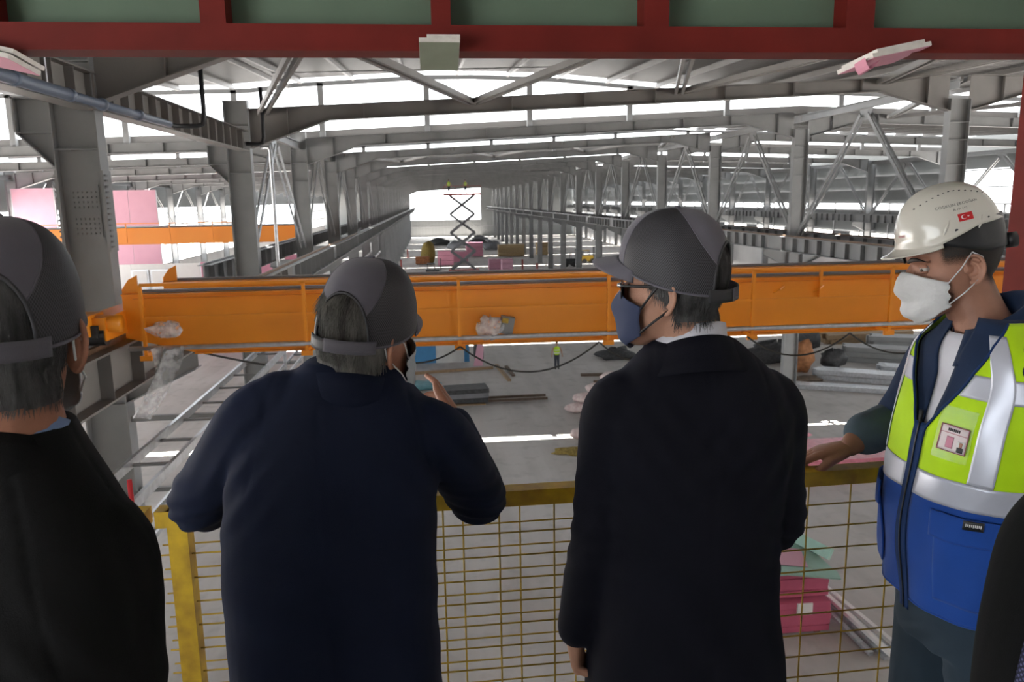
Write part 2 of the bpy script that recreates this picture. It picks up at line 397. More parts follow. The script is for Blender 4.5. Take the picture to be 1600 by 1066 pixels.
# ---- saw-tooth roof: decks rising away from the camera, open clerestory at every second frame
def rise(x, k):                           # height of the clerestory opening
    if k > 2: return 1.15
    if x < XL - 0.01: return 2.2
    if x <= XR: return float(np.interp(x, [XL, 1, 6, 12, XR], [16.1, 16.5, 16.35, 15.8, 15.65])) - zroof(x)
    return 0.95
def deck(x0, x1, ya, yb, za_off, k, label, step=2.4, purl=True):
    n = max(2, int((yb - ya) / 0.29)); rows = []; XS = [x0 + 0.001 + (x1 - x0 - 0.002) * i / 8 for i in range(9)]
    for i in range(n):
        for (u, dz) in ((0.0, 0), (0.38, 0), (0.5, 0.045), (0.88, 0.045)):
            y = ya + (yb - ya) * (i + u) / n
            q = (y - ya) / (yb - ya)
            rows.append([(x, y, zroof(x) + 0.26 + za_off + (rise(x, k) - za_off) * q + dz) for x in XS])
    top = [[(p[0], p[1], p[2] + 0.1) for p in r] for r in (rows[0], rows[-1])]
    m = MB().grid(rows); m.grid(top)
    c = m.build('ceiling', 'deck', origin=((x0 + x1) / 2, ya, zroof(x0)))
    struct(c, label)
    if purl:
        nx = int((x1 - x0) / step)
        for j in range(nx + 1):
            x = x0 + 0.3 + (x1 - x0 - 0.6) * j / nx
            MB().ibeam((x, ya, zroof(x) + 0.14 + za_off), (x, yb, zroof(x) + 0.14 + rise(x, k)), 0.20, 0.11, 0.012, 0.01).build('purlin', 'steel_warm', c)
        if yb - ya > 15:
            for q in (0.18, 0.5, 0.82):
                y = ya + (yb - ya) * q; o = za_off + (rise(x0 + 0.2, k) - za_off) * q; o2 = za_off + (rise((x0 + x1) / 2, k) - za_off) * q
                MB().bar((x0 + 0.2, y, zroof(x0 + 0.2) + 0.0 + o), ((x0 + x1) / 2, y, zroof((x0 + x1) / 2) + o2), 0.05, 0.05).build('sag_bar', 'steel', c)
spans = ((XL, XR, 'central aisle'), (XR, XRR, 'right bay'), (XLL, XL, 'left bay'))
for x0, x1, nm in spans:
    near_start = 2.3
    deck(x0, x1, near_start, fy(2), -0.2 if nm == 'central aisle' else 0.2, 2, 'corrugated metal roof rising over the near part of the %s' % nm)
    for k in range(2, NF, 2):
        k2 = min(k + 2, NF)
        deck(x0, x1, fy(k) + 0.35, fy(k2) - 0.05, 0.0, k2, 'corrugated metal roof of the %s further along' % nm, purl=k <= 6)
    for k in range(2, NF, 2):
        y = fy(k); near = k <= 4
        lab = ('open clerestory strip of grey posts over the %s, %s one' % (nm, 'nearest' if k == 2 else 'second')) if near else 'distant open clerestory strip over the %s' % nm
        t = thing('clerestory_frame', lab, 'clerestory', ((x0 + x1) / 2, y, zroof((x0 + x1) / 2)), 'open clerestories' if near else 'distant clerestories over the %s' % nm)
        npst = 5; ap = MB(); hd = MB(); r1 = MB()
        for j in range(npst):
            x = x0 + (x1 - x0) * (j + 0.23 + (0 if nm == 'central aisle' else 0.2)) / npst
            MB().box(x - 0.13, x + 0.13, y + 0.10, y + 0.32, zroof(x) + 0.03, zroof(x) + rise(x, k) + 0.05).build('post', 'steel', t)
        N = 12
        for j in range(N):
            a, b = x0 + 0.001 + (x1 - x0 - 0.002) * j / N, x0 + 0.001 + (x1 - x0 - 0.002) * (j + 1) / N
            ap.prism([(a, zroof(a) + 0.02), (b, zroof(b) + 0.02), (b, zroof(b) + 0.36), (a, zroof(a) + 0.36)], 'y', y + 0.33, y + 0.36)
            hd.prism([(a, zroof(a) + rise(a, k) - 0.08), (b, zroof(b) + rise(b, k) - 0.08), (b, zroof(b) + rise(b, k) + 0.12), (a, zroof(a) + rise(a, k) + 0.12)], 'y', y + 0.1, y + 0.25)
        ap.build('apron', 'deck', t); hd.build('head_beam', 'steel', t)

# ---- roof bracing between the first frames (zigzag)
def zig(k, nodes, lab, grp):
    for i, ((xa, da), (xb, db)) in enumerate(zip(nodes[:-1], nodes[1:])):
        t = thing('roof_brace', lab % ORD6[i] if '%s' in lab else lab, 'brace', ((xa + xb) / 2, fy(k), zroof(xa) - 0.2), grp)
        pa = Vector((xa, fy(k + da), zroof(xa) - 0.12)); pb = Vector((xb, fy(k + db), zroof(xb) - 0.12))
        d, s, u = frame_of(pb - pa)
        for q in (-1, 1): MB().bar(pa + s * q * 0.11, pb + s * q * 0.11, 0.09, 0.16).build('channel', 'steel_warm', t)
        for j in range(5):
            c = pa.lerp(pb, (j + 0.5) / 5); MB().bar(c - s * 0.13 + u * 0.09, c + s * 0.13 + u * 0.09, 0.16, 0.015).build('batten_plate', 'steel_warm', t)
ORD6 = ['first', 'second', 'third', 'fourth', 'fifth', 'sixth', 'seventh']
zig(0, [(-5.2, 1), (-2.0, 0), (1.5, 1), (5.0, 0), (8.4, 1), (12.0, 0), (15.5, 1), (18.2, 0)], 'diagonal roof brace of paired channels behind the red beam, %s from the left', 'roof braces of the first bay')
zig(3, [(-5.2, 0), (-2.0, 1), (1.5, 0), (5.0, 1), (8.4, 0), (12.0, 1), (15.5, 0), (18.2, 1)], 'diagonal roof brace far down the central aisle', 'roof braces of the fourth bay')
zig(1, [(18.6, 0), (23, 1), (27.5, 0), (32, 1), (36.5, 0), (42, 1)], 'diagonal roof brace over the right bay', 'roof braces of the right bay')

# ---- chevron braces and eave beams along the column rows
def chevron(X, k, lab, grp, parts, mat_='steel'):
    ym = fy(k) + DY / 2; zt = zroof(X) - 0.47
    legs = []
    for s in (-1, 1):
        pa = Vector((X, ym + s * 0.25, zt - 0.22)); pb = Vector((X, ym + s * (DY / 2 - 0.25), 8.75)); m = MB()
        d, sd, u = frame_of(pb - pa, (1, 0, 0))
        for q in (-1, 1): m.bar(pa + u * q * 0.10, pb + u * q * 0.10, 0.16, 0.05, (1, 0, 0))
        for j in range(7):
            c = pa.lerp(pb, (j + 0.5) / 7); m.obox(c, (0.2, 0.14, 0.014), (0, 0, 0))
        legs.append(m)
    gus = MB().prism([(ym - 0.5, zt), (ym + 0.5, zt), (ym + 0.3, zt - 0.45), (ym - 0.3, zt - 0.45)], 'x', X - 0.012, X + 0.012)
    if parts:
        t = thing('chevron_brace', lab, 'brace', (X, ym, 8.7), grp)
        for m in legs: m.build('leg', mat_, t)
        gus.build('gusset_plate', mat_, t)
    else:
        m = legs[0]; m.add(legs[1].v, legs[1].f); m.add(gus.v, gus.f); tag(m.build('chevron_brace', mat_), lab, 'brace', grp)
for X, side, ks in ((XL, 'left', range(1, NF)), (XR, 'right', range(1, NF)), (XRR, 'far right', range(3, NF)), (XLL, 'far left', range(2, 9))):
    for n, k in enumerate(ks):
        near = n < 3 and X in (XL, XR)
        chevron(X, k, ('inverted V steel brace between columns of the %s row, %s from the camera' % (side, ORD[n])) if near else 'distant inverted V brace in the %s column row' % side, ('braces of the %s row' if near else 'distant braces of the %s row') % side, near, 'galv' if (X == XL and k == 1) else 'steel')
for X, side in ((XL, 'left'), (XR, 'right'), (XRR, 'far right'), (XLL, 'far left')):
    ks = range(1, NF) if X in (XL, XR) else range(2, NF)
    for n, k in enumerate(ks):
        if X == XLL and k > 9: break
        near = n < 3 and X in (XL, XR)
        z = zroof(X) - 0.3
        tag(MB().ibeam((X, fy(k), z), (X, fy(k + 1) - 0.05, z), 0.32, 0.2).build('eave_beam', 'steel'), ('light grey eave beam along the %s column row, %s from the camera' % (side, ORD[n])) if near else 'distant eave beam along the %s column row' % side, 'beam', 'eave beams of the %s row' % side)
# stiffened longitudinal girder with the fire pipe, upper left
t = thing('eave_girder', 'deep dark girder with upright stiffeners under the roof at upper left', 'girder', (XL + 0.2, 6, 12.3))
MB().ibeam((XL + 0.25, 5.5, 12.72), (XL + 0.25, fy(1) - 0.4, 12.72), 0.62, 0.34).build('beam', 'steel_warm', t)
for j in range(26): MB().box(XL + 0.09, XL + 0.41, 6.0 + j * 0.75, 6.016 + j * 0.75, 12.44, 13.0).build('stiffener', 'steel_warm', t)
t = thing('sprinkler_pipe', 'blue grey pipe with black elbow hung along the upper left girder', 'pipe', (-5.25, 6, 12.3))
MB().tube([(-5.25, 5.5, 12.42), (-5.25, 12.5, 12.42)], 0.085, 14).build('main_pipe', 'pipe_grey', t, True)
MB().tube([(-5.25, 12.5, 12.42), (-5.25, 16.9, 12.42)], 0.07, 14).build('branch_pipe', 'pipe_grey', t, True)
for y in (9.0, 10.9, 12.45, 13.6, 15.2): MB().tube([(-5.25, y - 0.05, 12.42), (-5.25, y + 0.05, 12.42)], 0.10, 14).build('coupling', 'pipe_grey', t, True)
for y in (8.2, 10.2, 11.8): MB().tube([(-5.25, y, 12.5), (-5.25, y, 13.1)], 0.012, 6).build('hanger_rod', 'galv', t)
MB().tube([(-5.25, 16.9, 12.42), (-5.25, 17.3, 12.42), (-4.85, 17.4, 12.42), (-4.72, 17.4, 12.46), (-4.68, 17.4, 12.6), (-4.68, 17.4, 13.6)], 0.05, 10).build('riser', 'black_steel', t, True)
t2 = MB().tube([(-5.55, 25.0, 12.6), (-5.25, 25.2, 12.6), (-5.1, 25.2, 12.64), (-5.05, 25.2, 12.8), (-5.05, 25.2, 14.3)], 0.06, 10).build('drain_pipe', 'black_steel', smooth=True)
tag(t2, 'thin black pipe rising beside the second left column', 'pipe')
tag(MB().tube([(-5.2, 25.4, 12.5), (-4.95, 25.3, 12.5), (-4.9, 25.3, 12.4), (-4.9, 25.3, 0.1)], 0.055, 10).build('down_pipe', 'galv', smooth=True), 'pale downpipe running down the second left column', 'pipe')

# ---- end wall, right wall, left side
YE = fy(NF)
t = struct(MB().box(-40, 50, YE + 0.4, YE + 0.5, 0, 5.0).build('wall_end', 'grey_clad'), 'grey cladding wall closing the far end below a big opening')
for j in range(46): MB().box(-20 + j * 1.0, -19.93 + j, YE + 0.33, YE + 0.4, 0.3, 4.9).build('cladding_rib', 'steel', t)
MB().box(-40, 50, YE + 0.3, YE + 0.4, 2.9, 3.1).build('girt', 'steel', t)
w = struct(MB().box(XL - 34, XL - 0.5, YE + 0.4, YE + 0.5, 5.0, 16).build('wall_end_left', 'grey_clad'), 'grey cladding beside the far opening, left side')
w = struct(MB().box(15.2, 50, YE + 0.4, YE + 0.5, 5.0, 16).build('wall_end_right', 'grey_clad'), 'grey cladding beside the far opening, right side')
wr = MB()
XW = XRR + 0.7
wall = thing('wall_right', 'grey ribbed cladding wall of the right bay with window strips', None, (XW, 100, 0)); wall['kind'] = 'structure'
MB().box(XW, XW + 0.1, 20, YE, 0, 5.2).build('lower_panel', 'pale_wall', wall)
MB().box(XW, XW + 0.1, 20, YE, 7.0, 9.2).build('middle_panel', 'grey_clad', wall)
for y0_, y1_, z0_ in ((20, 50, 9.9), (50, 63, 12.6), (63, YE, 9.9)): MB().box(XW, XW + 0.1, y0_, y1_, z0_, 15.2).build('upper_panel', 'grey_clad', wall)
for z in (5.2, 7.0, 9.2, 9.9, 11.2, 12.5, 13.8): MB().box(XW - 0.12, XW, 20, YE, z - 0.06, z + 0.06).build('girt', 'steel', wall)
for j in range(40):
    y = 30 + j * 5.0
    MB().box(XW - 0.1, XW + 0.05, y - 0.08, y + 0.08, 5.2, 9.9).build('mullion', 'steel', wall)
for j in range(12):
    y = 42 + j * 11.6
    MB().box(XW - 0.02, XW + 0.08, y, y + 3.6, 5.2, 7.0).build('blind_panel', 'grey_clad', wall)

wall = thing('wall_left', 'grey cladding wall of the left bay with an open strip', None, (XLL - 0.8, 100, 0)); wall['kind'] = 'structure'
for nm, z0, z1, m in (('lower_panel', 0, 4.0, 'pale_wall'), ('upper_panel', 10.5, 15.2, 'grey_clad')): MB().box(XLL - 0.9, XLL - 0.8, 2.2, YE, z0, z1).build(nm, m, wall)
for j in range(40): MB().box(XLL - 0.8, XLL - 0.7, 5 + j * 5.8, 5.16 + j * 5.8, 4, 10.5).build('mullion', 'steel', wall)
for z in (4.0, 6.2, 8.4, 10.5): MB().box(XLL - 0.8, XLL - 0.7, 2.2, YE, z - 0.06, z + 0.06).build('girt', 'steel', wall)
# ------------------------------------------------------------------ overhead cranes
YC = 11.5
def crane(label, x0, x1, y, m, near, xdetail=True):
    t = thing('overhead_crane', label, 'crane', ((x0 + x1) / 2, y, ZG + 0.06))
    zt, zb = 9.52, 8.66
    def girder_mb(ya, yb, zt=zt, zb=zb):
        pts = [(x0 + 0.15, zb + 0.24), (x0 + 1.1, zb), (x1 - 1.1, zb), (x1 - 0.15, zb + 0.24), (x1 - 0.15, zt), (x0 + 0.15, zt)]
        return MB().prism(pts, 'y', ya, yb)
    girder_mb(y, y + 0.42).build('main_girder', m, t)
    girder_mb(y + 1.75, y + 2.17).build('main_girder', m, t)
    for yy in (y, y + 1.75):
        MB().box(x0 + 0.15, x1 - 0.15, yy - 0.04, yy + 0.46, zt, zt + 0.02).build('top_flange', m, t)
        MB().box(x0 + 1.1, x1 - 1.1, yy - 0.04, yy + 0.46, zb - 0.02, zb).build('bottom_flange', m, t)
        MB().box(x0 + 0.3, x1 - 0.3, yy + 0.16, yy + 0.24, zt + 0.02, zt + 0.06).build('trolley_rail', 'steel', t)
    for X in (x0, x1):
        e = MB().box(X - 0.18, X + 0.18, y - 0.75, y + 2.9, ZG + 0.14, ZG + 0.46).build('end_carriage', m, t)
        for yy in (y - 0.45, y + 2.6): MB().tube([(X - 0.09, yy, ZG + 0.21), (X + 0.09, yy, ZG + 0.21)], 0.15, 16).build('wheel', 'black_steel', e)
        for yy in (y - 0.72, y + 2.87): MB().box(X - 0.10, X + 0.10, yy - 0.10, yy + 0.10, ZG + 0.2, ZG + 0.36).build('buffer', 'black_rubber', e)
    if not near:
        for j in range(int((x1 - x0) / 2.3)):
            x = x0 + 0.8 + j * 2.3; MB().bar((x, y - 0.3, zb + 0.1), (x, y - 0.3, zt + 0.28), 0.05, 0.05).build('railing_post', m, t)
        MB().bar((x0 + 0.8, y - 0.3, zt + 0.28), (x1 - 0.8, y - 0.3, zt + 0.28), 0.05, 0.05).build('handrail', m, t)
        MB().box(x0 + 0.6, x1 - 0.6, y + 0.5, y + 1.6, zt + 0.02, zt + 0.10).build('walkway', 'galv', t)
        return t
    # walkway railing along the camera side
    yr = y - 0.34
    xs = [-4.15 + 0.08, -1.84, 0.37, 2.60, 4.84, 7.06, 9.3, 11.5, 13.7, 15.6]
    for x in xs:
        p = MB().bar((x, yr, 8.64), (x, yr, 9.70), 0.045, 0.045).build('railing_post', m, t)
        MB().bar((x, yr, 8.70), (x, y, 8.70), 0.05, 0.05).build('post_bracket', m, p)
        MB().obox((x, yr - 0.01, 8.66), (0.16, 0.05, 0.07)).build('shoe', m, p)
    MB().bar((xs[0], yr, 9.70), (xs[-1], yr, 9.70), 0.045, 0.045).build('handrail', m, t)
    MB().bar((xs[0], yr, 9.235), (xs[-1], yr, 9.235), 0.022, 0.03).build('middle_rail', m, t)
    MB().tube([(-4.3, yr, 8.80), (xs[-1], yr, 8.80)], 0.035, 8).build('conduit', 'galv', t, True)
    MB().box(x0 + 0.3, x1 - 0.3, y - 0.05, y, 9.46, 9.475).build('ledge', m, t)
    MB().bar((6.05, y - 0.06, 9.2), (6.05, y - 0.06, 9.66), 0.045, 0.045).build('stub_post', m, t)
    for x in (5.35, 6.0, 7.5): 
        MB().tube([(x - 0.06, y - 0.05, 9.30), (x + 0.02, y - 0.10, 9.36), (x + 0.1, y - 0.05, 9.40)], 0.018, 6).build('lifting_lug', m, t)
    # gear motor and end plates at the left end
    g = MB().box(x0 - 0.38, x0 + 0.02, y - 0.86, y - 0.36, ZG + 0.22, ZG + 0.50).build('drive_housing', m, t)
    MB().tube([(x0 - 0.30, y - 0.66, ZG + 0.2), (x0 + 0.16, y - 0.66, ZG + 0.2)], 0.13, 16).build('drive_wheel', 'black_steel', g)
    MB().tube([(x0 - 0.24, y - 0.66, ZG + 0.2), (x0 - 0.20, y - 0.66, ZG + 0.2)], 0.17, 16).build('wheel_guard', m, g)
    MB().tube([(x0 + 0.02, y - 0.6, ZG + 0.36), (x0 + 0.34, y - 0.6, ZG + 0.36)], 0.12, 14).build('motor', m, g, True)
    MB().prism([(x0 + 0.12, 9.52), (x0 + 0.34, 9.52), (x0 + 0.34, 9.80), (x0 + 0.22, 9.74), (x0 + 0.12, 9.6)], 'y', y + 0.1, y + 0.13).build('end_plate', m, t)
    MB().prism([(x0 + 0.12, 9.52), (x0 + 0.34, 9.52), (x0 + 0.34, 9.80), (x0 + 0.22, 9.74), (x0 + 0.12, 9.6)], 'y', y + 1.85, y + 1.88).build('end_plate', m, t)
    for i, (xa, xb, sag) in enumerate(((0.37, 2.45, 0.42), (4.75, 6.4, 0.32), (2.45, 3.6, 0.3), (-0.9, 0.37, 0.22), (6.4, 8.2, 0.35))):
        pts = [(xa + (xb - xa) * u, yr - 0.05, 8.68 - sag * 4 * u * (1 - u)) for u in [j / 14 for j in range(15)]]
        MB().tube(pts, 0.014, 6).build('festoon_cable', 'cable', t, True)
    pts = [(-3.75 + 1.1 * u, y + 0.1 + 0.5 * u, 8.76 - 0.45 * u ** 0.8) for u in [j / 8 for j in range(9)]]
    MB().grid([[(p[0], p[1] - 0.05, p[2] + 0.03), (p[0], p[1] + 0.05, p[2] - 0.03)] for p in pts] ).build('flat_cable', 'cable', t)
    return t
crane('orange overhead travelling crane spanning the hall behind the men', -4.6, 17.0, YC, 'orange', True)
crane('far orange overhead crane in the left bay, seen past the columns', -29.0, -7.4, 45.0, 'orange_far', False)

def crumple(c, r, seed, n=14, m=9, amp=0.35):
    R = random.Random(seed); rows = []
    ph = [R.uniform(0, 6.28) for _ in range(6)]
    for i in range(m + 1):
        t = max(0.03, min(math.pi - 0.03, math.pi * i / m)); row = []
        for k in range(n):
            a = 2 * math.pi * k / n
            q = 1 + amp * (0.5 * math.sin(3 * a + ph[0] + 2 * t) + 0.4 * math.sin(5 * a + ph[1] - 3 * t) + 0.4 * R.uniform(-1, 1))
            row.append((c[0] + r[0] * q * math.sin(t) * math.cos(a), c[1] + r[1] * q * math.sin(t) * math.sin(a), c[2] - r[2] * q * math.cos(t)))
        rows.append(row)
    return MB().grid(rows, False, True)
tag(crumple((-3.72, YC - 0.44, 9.08), (0.22, 0.05, 0.10), 3).build('plastic_wrap', 'plastic_film', smooth=True), 'crumpled clear plastic tied to the left post of the orange crane', 'plastic')
rows = []
for i in range(15):
    u = i / 14
    rows.append([(-3.98 + 0.42 * v * (1 - 0.45 * u) + 0.05 * math.sin(7 * v + 4 * u) - 0.30 * u * u, YC - 0.42 + 0.06 * math.sin(9 * v + 3 * u), 8.80 - 1.0 * u + 0.03 * math.sin(8 * v)) for v in [j / 10 for j in range(11)]])
tag(MB().grid(rows).build('plastic_sheet', 'plastic_film', smooth=True), 'translucent plastic sheet hanging under the left end of the orange crane', 'plastic')
t = thing('wrapped_controller', 'grey control box in plastic wrap on the crane walkway', 'box', (0.98, YC - 0.3, 8.8))
MB().obox((1.08, YC - 0.20, 8.95), (0.2, 0.16, 0.26), (0, 0.2, 0)).build('box', 'steel', t)
MB().obox((1.05, YC - 0.34, 9.04), (0.09, 0.03, 0.07), (0, 0.2, 0)).build('yellow_label', 'wire_yellow', t)
crumple((0.82, YC - 0.30, 8.93), (0.20, 0.10, 0.15), 5).build('plastic_cover', 'plastic_film', t, True)

# galvanised cable ladder below the left girder
t = thing('cable_ladder', 'galvanised cable ladder running along the left columns below the girder', 'cable ladder', (-4.2, 6, 7.0))
for x in (-4.55, -3.9): MB().box(x - 0.03, x + 0.03, 5.0, 60, 6.96, 7.10).build('side_rail', 'galv', t)
for j in range(46): MB().box(-4.52, -3.93, 5.4 + j * 1.2, 5.46 + j * 1.2, 6.98, 7.02).build('rung', 'steel', t)
for k in range(0, 4): MB().box(-5.65, -3.85, fy(k) - 0.05, fy(k) + 0.05, 6.86, 6.96).build('arm', 'steel', t)
t = thing('duct_rail', 'second galvanised rail line low on the left columns', 'rail', (-5.0, 6, 5.6))
for x in (-4.9, -4.55): MB().bar((x, 6, 5.6), (x, 50, 5.6), 0.05, 0.08).build('side_rail', 'galv', t)
for j in range(30): MB().bar((-4.9, 6.5 + j * 1.45, 5.6), (-4.55, 6.5 + j * 1.45, 5.6), 0.05, 0.05).build('rung', 'steel', t)
for k in range(0, 4): MB().box(-5.65, -4.5, fy(k) - 0.05, fy(k) + 0.05, 5.48, 5.56).build('arm', 'steel', t)
# ------------------------------------------------------------------ things on the hall floor
def board_stack(x0, x1, y0, y1, z0, n, th, m, t, nm='board', jitter=0.05):
    for i in range(n):
        jx, jy = rnd.uniform(-jitter, jitter), rnd.uniform(-jitter, jitter)
        MB().box(x0 + jx, x1 + jx, y0 + jy, y1 + jy, z0 + i * th, z0 + (i + 0.93) * th).build(nm, m, t)

# left bay: gypsum partitions
def board_wall(label, x0, x1, y, z0, z1, m, w=2.4, studs=True):
    t = thing('board_partition', label, 'partition', ((x0 + x1) / 2, y, z0))
    n = max(1, round((x1 - x0) / w))
    for i in range(n):
        a, b = x0 + (x1 - x0) * i / n, x0 + (x1 - x0) * (i + 1) / n
        MB().box(a + 0.012, b - 0.012, y - 0.012, y + 0.012, z0, z1).build('board', m, t)
    for i in range(n + 1): MB().box(x0 + (x1 - x0) * i / n - 0.05, x0 + (x1 - x0) * i / n + 0.05, y + 0.012, y + 0.1, z0, z1).build('stud', 'galv', t)
    return t
board_wall('tall pale pink board partition at the far left edge behind the first crane', -30.1, -27.2, 60, 0, 12.1, 'pink_pale', 2.9)
board_wall('pink board partition just left of the nearest left column', -27.0, -24.6, 62, 0, 11.6, 'pink_board', 2.4)
board_wall('pink board partition right of the nearest left column in the left bay', -24.4, -20.4, 61, 0, 11.9, 'pink_pale', 2.0)
wl = board_wall('white board wall with a bright window in the left bay', -24, -16.8, 58, 0, 6.6, 'white_wall', 2.4)
board_wall('pink board wall behind the left end of the orange crane', -16.6, -11.2, 57.5, 0, 6.7, 'pink_board', 2.7)
board_wall('small pink board wall right of the second left column', -10.9, -8.4, 59, 0, 7.0, 'pink_board', 2.5)
for i in range(2):
    w = MB().box(-21.6 + i * 1.35, -20.4 + i * 1.35, 57.90, 57.97, 4.3, 6.2).build('window', 'galv', wl)
    MB().box(-21.5 + i * 1.35, -20.5 + i * 1.35, 57.86, 57.9, 4.4, 6.1).build('pane', 'white_wall', w)

# small site figures
def figure(label, x, y, z, h=1.76, rz=0.0, group=None, arms=0.12):
    t = thing('person', label, 'person', (x, y, z), group)
    s = h / 1.76; c, sn = math.cos(rz), math.sin(rz)
    def W(px, py, pz): return (x + (px * c - py * sn) * s, y + (px * sn + py * c) * s, z + pz * s)
    def loft(secs, n=10):
        return MB().grid([[W(cx + rx * math.cos(2 * math.pi * k / n), cy + ry * math.sin(2 * math.pi * k / n), zz) for k in range(n)] for (cx, cy, zz, rx, ry) in secs], False, True)
    b = loft([(0, 0, 1.44, 0.05, 0.05), (0, 0, 1.52, 0.05, 0.055), (0, -0.01, 1.57, 0.07, 0.08), (0, -0.01, 1.66, 0.078, 0.095), (0, 0, 1.73, 0.06, 0.075), (0, 0, 1.765, 0.01, 0.01)])
    for q in (-1, 1):
        b.tube([W(q * 0.2, 0, 1.38), W(q * (0.24 + arms * 0.5), 0, 1.12), W(q * (0.22 + arms), -0.06, 0.86), W(q * (0.21 + arms), -0.08, 0.78)], [0.055 * s, 0.045 * s, 0.035 * s, 0.03 * s], 8)
    b.build('body', 'skin_far', t, True)
    loft([(0, 0, 0.92, 0.17, 0.12), (0, 0, 1.05, 0.18, 0.125), (0, 0, 1.25, 0.205, 0.13), (0, 0, 1.38, 0.19, 0.11), (0, 0, 1.46, 0.07, 0.06)]).build('vest', 'vest_far', t, True)
    for zz in (1.02, 1.2): loft([(0, 0, zz, 0.19, 0.135), (0, 0, zz + 0.05, 0.195, 0.137)]).build('reflective_band', 'white_wall', t)
    tr = MB()
    for q in (-1, 1): tr.tube([W(q * 0.08, 0, 0.96), W(q * 0.09, 0, 0.5), W(q * 0.10, 0, 0.07)], [0.095 * s, 0.075 * s, 0.055 * s], 8)
    tr.build('trousers', 'trouser_far', t, True)
    for q in (-1, 1): MB().ball(W(q * 0.10, -0.05, 0.05), (0.05 * s, 0.13 * s, 0.05 * s), 8, 5).build('shoe', 'black_rubber', t, True)
    loft([(0, -0.01, 1.67, 0.088, 0.105), (0, 0, 1.73, 0.075, 0.09), (0, 0, 1.775, 0.03, 0.03)]).build('hair', 'black_rubber', t, True)
    return t
figure('person in a yellow vest and dark trousers standing on the hall floor', 7.76, 47.74, 0, 1.82, 0.1)

# scissor lift with two people
YLF = 112.0
t = thing('scissor_lift', 'tall scissor lift with raised platform in front of the far opening', 'scissor lift', (4.6, YLF, 0))
MB().box(2.4, 6.8, YLF - 1, YLF + 1, 0.35, 0.9).build('chassis', 'lift_red', t)
for x in (2.9, 6.3):
    for y in (YLF - 0.95, YLF + 0.95): MB().tube([(x, y - 0.15, 0.4), (x, y + 0.15, 0.4)], 0.4, 14).build('wheel', 'black_rubber', t)
nst = 4; zz = [0.9 + (11.45 - 0.9) * i / nst for i in range(nst + 1)]
for i in range(nst):
    for y in (YLF - 0.7, YLF + 0.7):
        MB().bar((2.8, y, zz[i]), (6.3, y, zz[i + 1]), 0.2, 0.32).build('scissor_arm', 'steel_dark', t)
        MB().bar((6.3, y + 0.13, zz[i]), (2.8, y + 0.13, zz[i + 1]), 0.2, 0.32).build('scissor_arm', 'steel_dark', t)
MB().box(1.95, 7.25, YLF - 0.9, YLF + 0.9, 11.45, 11.75).build('deck', 'lift_red', t)
for x in (1.98, 3.7, 5.4, 7.2): MB().bar((x, YLF - 0.88, 11.75), (x, YLF - 0.88, 12.75), 0.05, 0.05).build('rail_post', 'lift_red', t)
MB().bar((1.98, YLF - 0.88, 12.75), (7.2, YLF - 0.88, 12.75), 0.05, 0.05).build('guard_rail', 'lift_red', t)
figure('left one of two people in yellow vests on the scissor lift', 2.75, YLF, 11.75, 1.95, 0)
figure('right one of two people in yellow vests on the scissor lift', 5.1, YLF, 11.75, 1.9, 0.4)

# site cabin with blue door
t = thing('site_cabin', 'blue and white site cabin under the middle of the crane', 'cabin', (0.2, 51, 0))
MB().box(-3.6, 2.3, 51, 53.5, 0, 2.5).build('body', 'white_cabin', t)
MB().box(-2.2, 0.05, 50.94, 51, 0.02, 2.4).build('blue_panel', 'blue_cabin', t)
MB().box(1.95, 2.3, 50.95, 51, 0.02, 2.4).build('blue_corner', 'blue_cabin', t)
for j in range(6): MB().box(0.3 + j * 0.28, 0.33 + j * 0.28, 50.96, 51, 0.05, 2.4).build('panel_rib', 'white_cabin', t)
tag(MB().prism([(2.5, 0.0), (3.1, 0.0), (3.2, 1.3), (2.8, 1.6)], 'y', 49.6, 49.65).build('board_offcut', 'pink_pale'), 'pink board offcut leaning beside the site cabin', 'board')
tag(crumple((2.9, 50.2, 0.9), (0.35, 0.25, 0.9), 8, amp=0.15).build('dark_bundle', 'dark_pile', smooth=True), 'upright dark bundle leaning at the cabin corner', 'bundle')
def plank(x0, y0, x1, y1, w, h, m, label, z=0.0):
    return tag(MB().bar((x0, y0, z + h / 2), (x1, y1, z + h / 2), w, h).build('plank', m), label, 'plank')
plank(4.0, 49.4, 4.4, 44.9, 0.22, 0.12, 'wood', 'long plank lying on the floor right of the site cabin')
plank(4.6, 49.0, 4.8, 46.2, 0.2, 0.1, 'wood_dark', 'short dark plank beside the long plank near the cabin')
plank(-3.5, 47.4, 3.7, 48.6, 0.2, 0.16, 'wood', 'long timber lying in front of the site cabin')
plank(8.9, 45.6, 12.5, 45.3, 0.3, 0.14, 'wood_dark', 'dark timber on the floor left of the man with sunglasses, farther one')
plank(9.2, 43.2, 12.4, 42.8, 0.25, 0.25, 'wood_dark', 'dark timber on the floor left of the man with sunglasses, nearer one')
plank(-2.5, 41.5, 0.4, 41.2, 0.2, 0.1, 'wood_dark', 'dark timber lying near the teal sheet')
tag(crumple((-1.2, 44.2, 0.14), (1.5, 0.9, 0.22), 11, amp=0.2).build('tarpaulin', 'teal_tarp', smooth=True), 'crumpled teal sheet on the floor beside the first pointing man', 'tarpaulin')
t = thing('foil_bundle', 'grey foil wrapped bundle with two long rods on the floor', 'bundle', (1.6, 40.4, 0))
for j in range(3): MB().obox((1.6, 40.4, 0.25 + j * 0.25), (2.3, 1.3, 0.24), (0, 0, 0.05 * j)).build('layer', 'dark_pile' if j != 1 else 'steel_dark', t)
for y in (40.1, 40.8): MB().bar((2.7, y, 0.12), (6.0, y + 0.05, 0.12), 0.14, 0.12).build('rod', 'wood_dark', t)
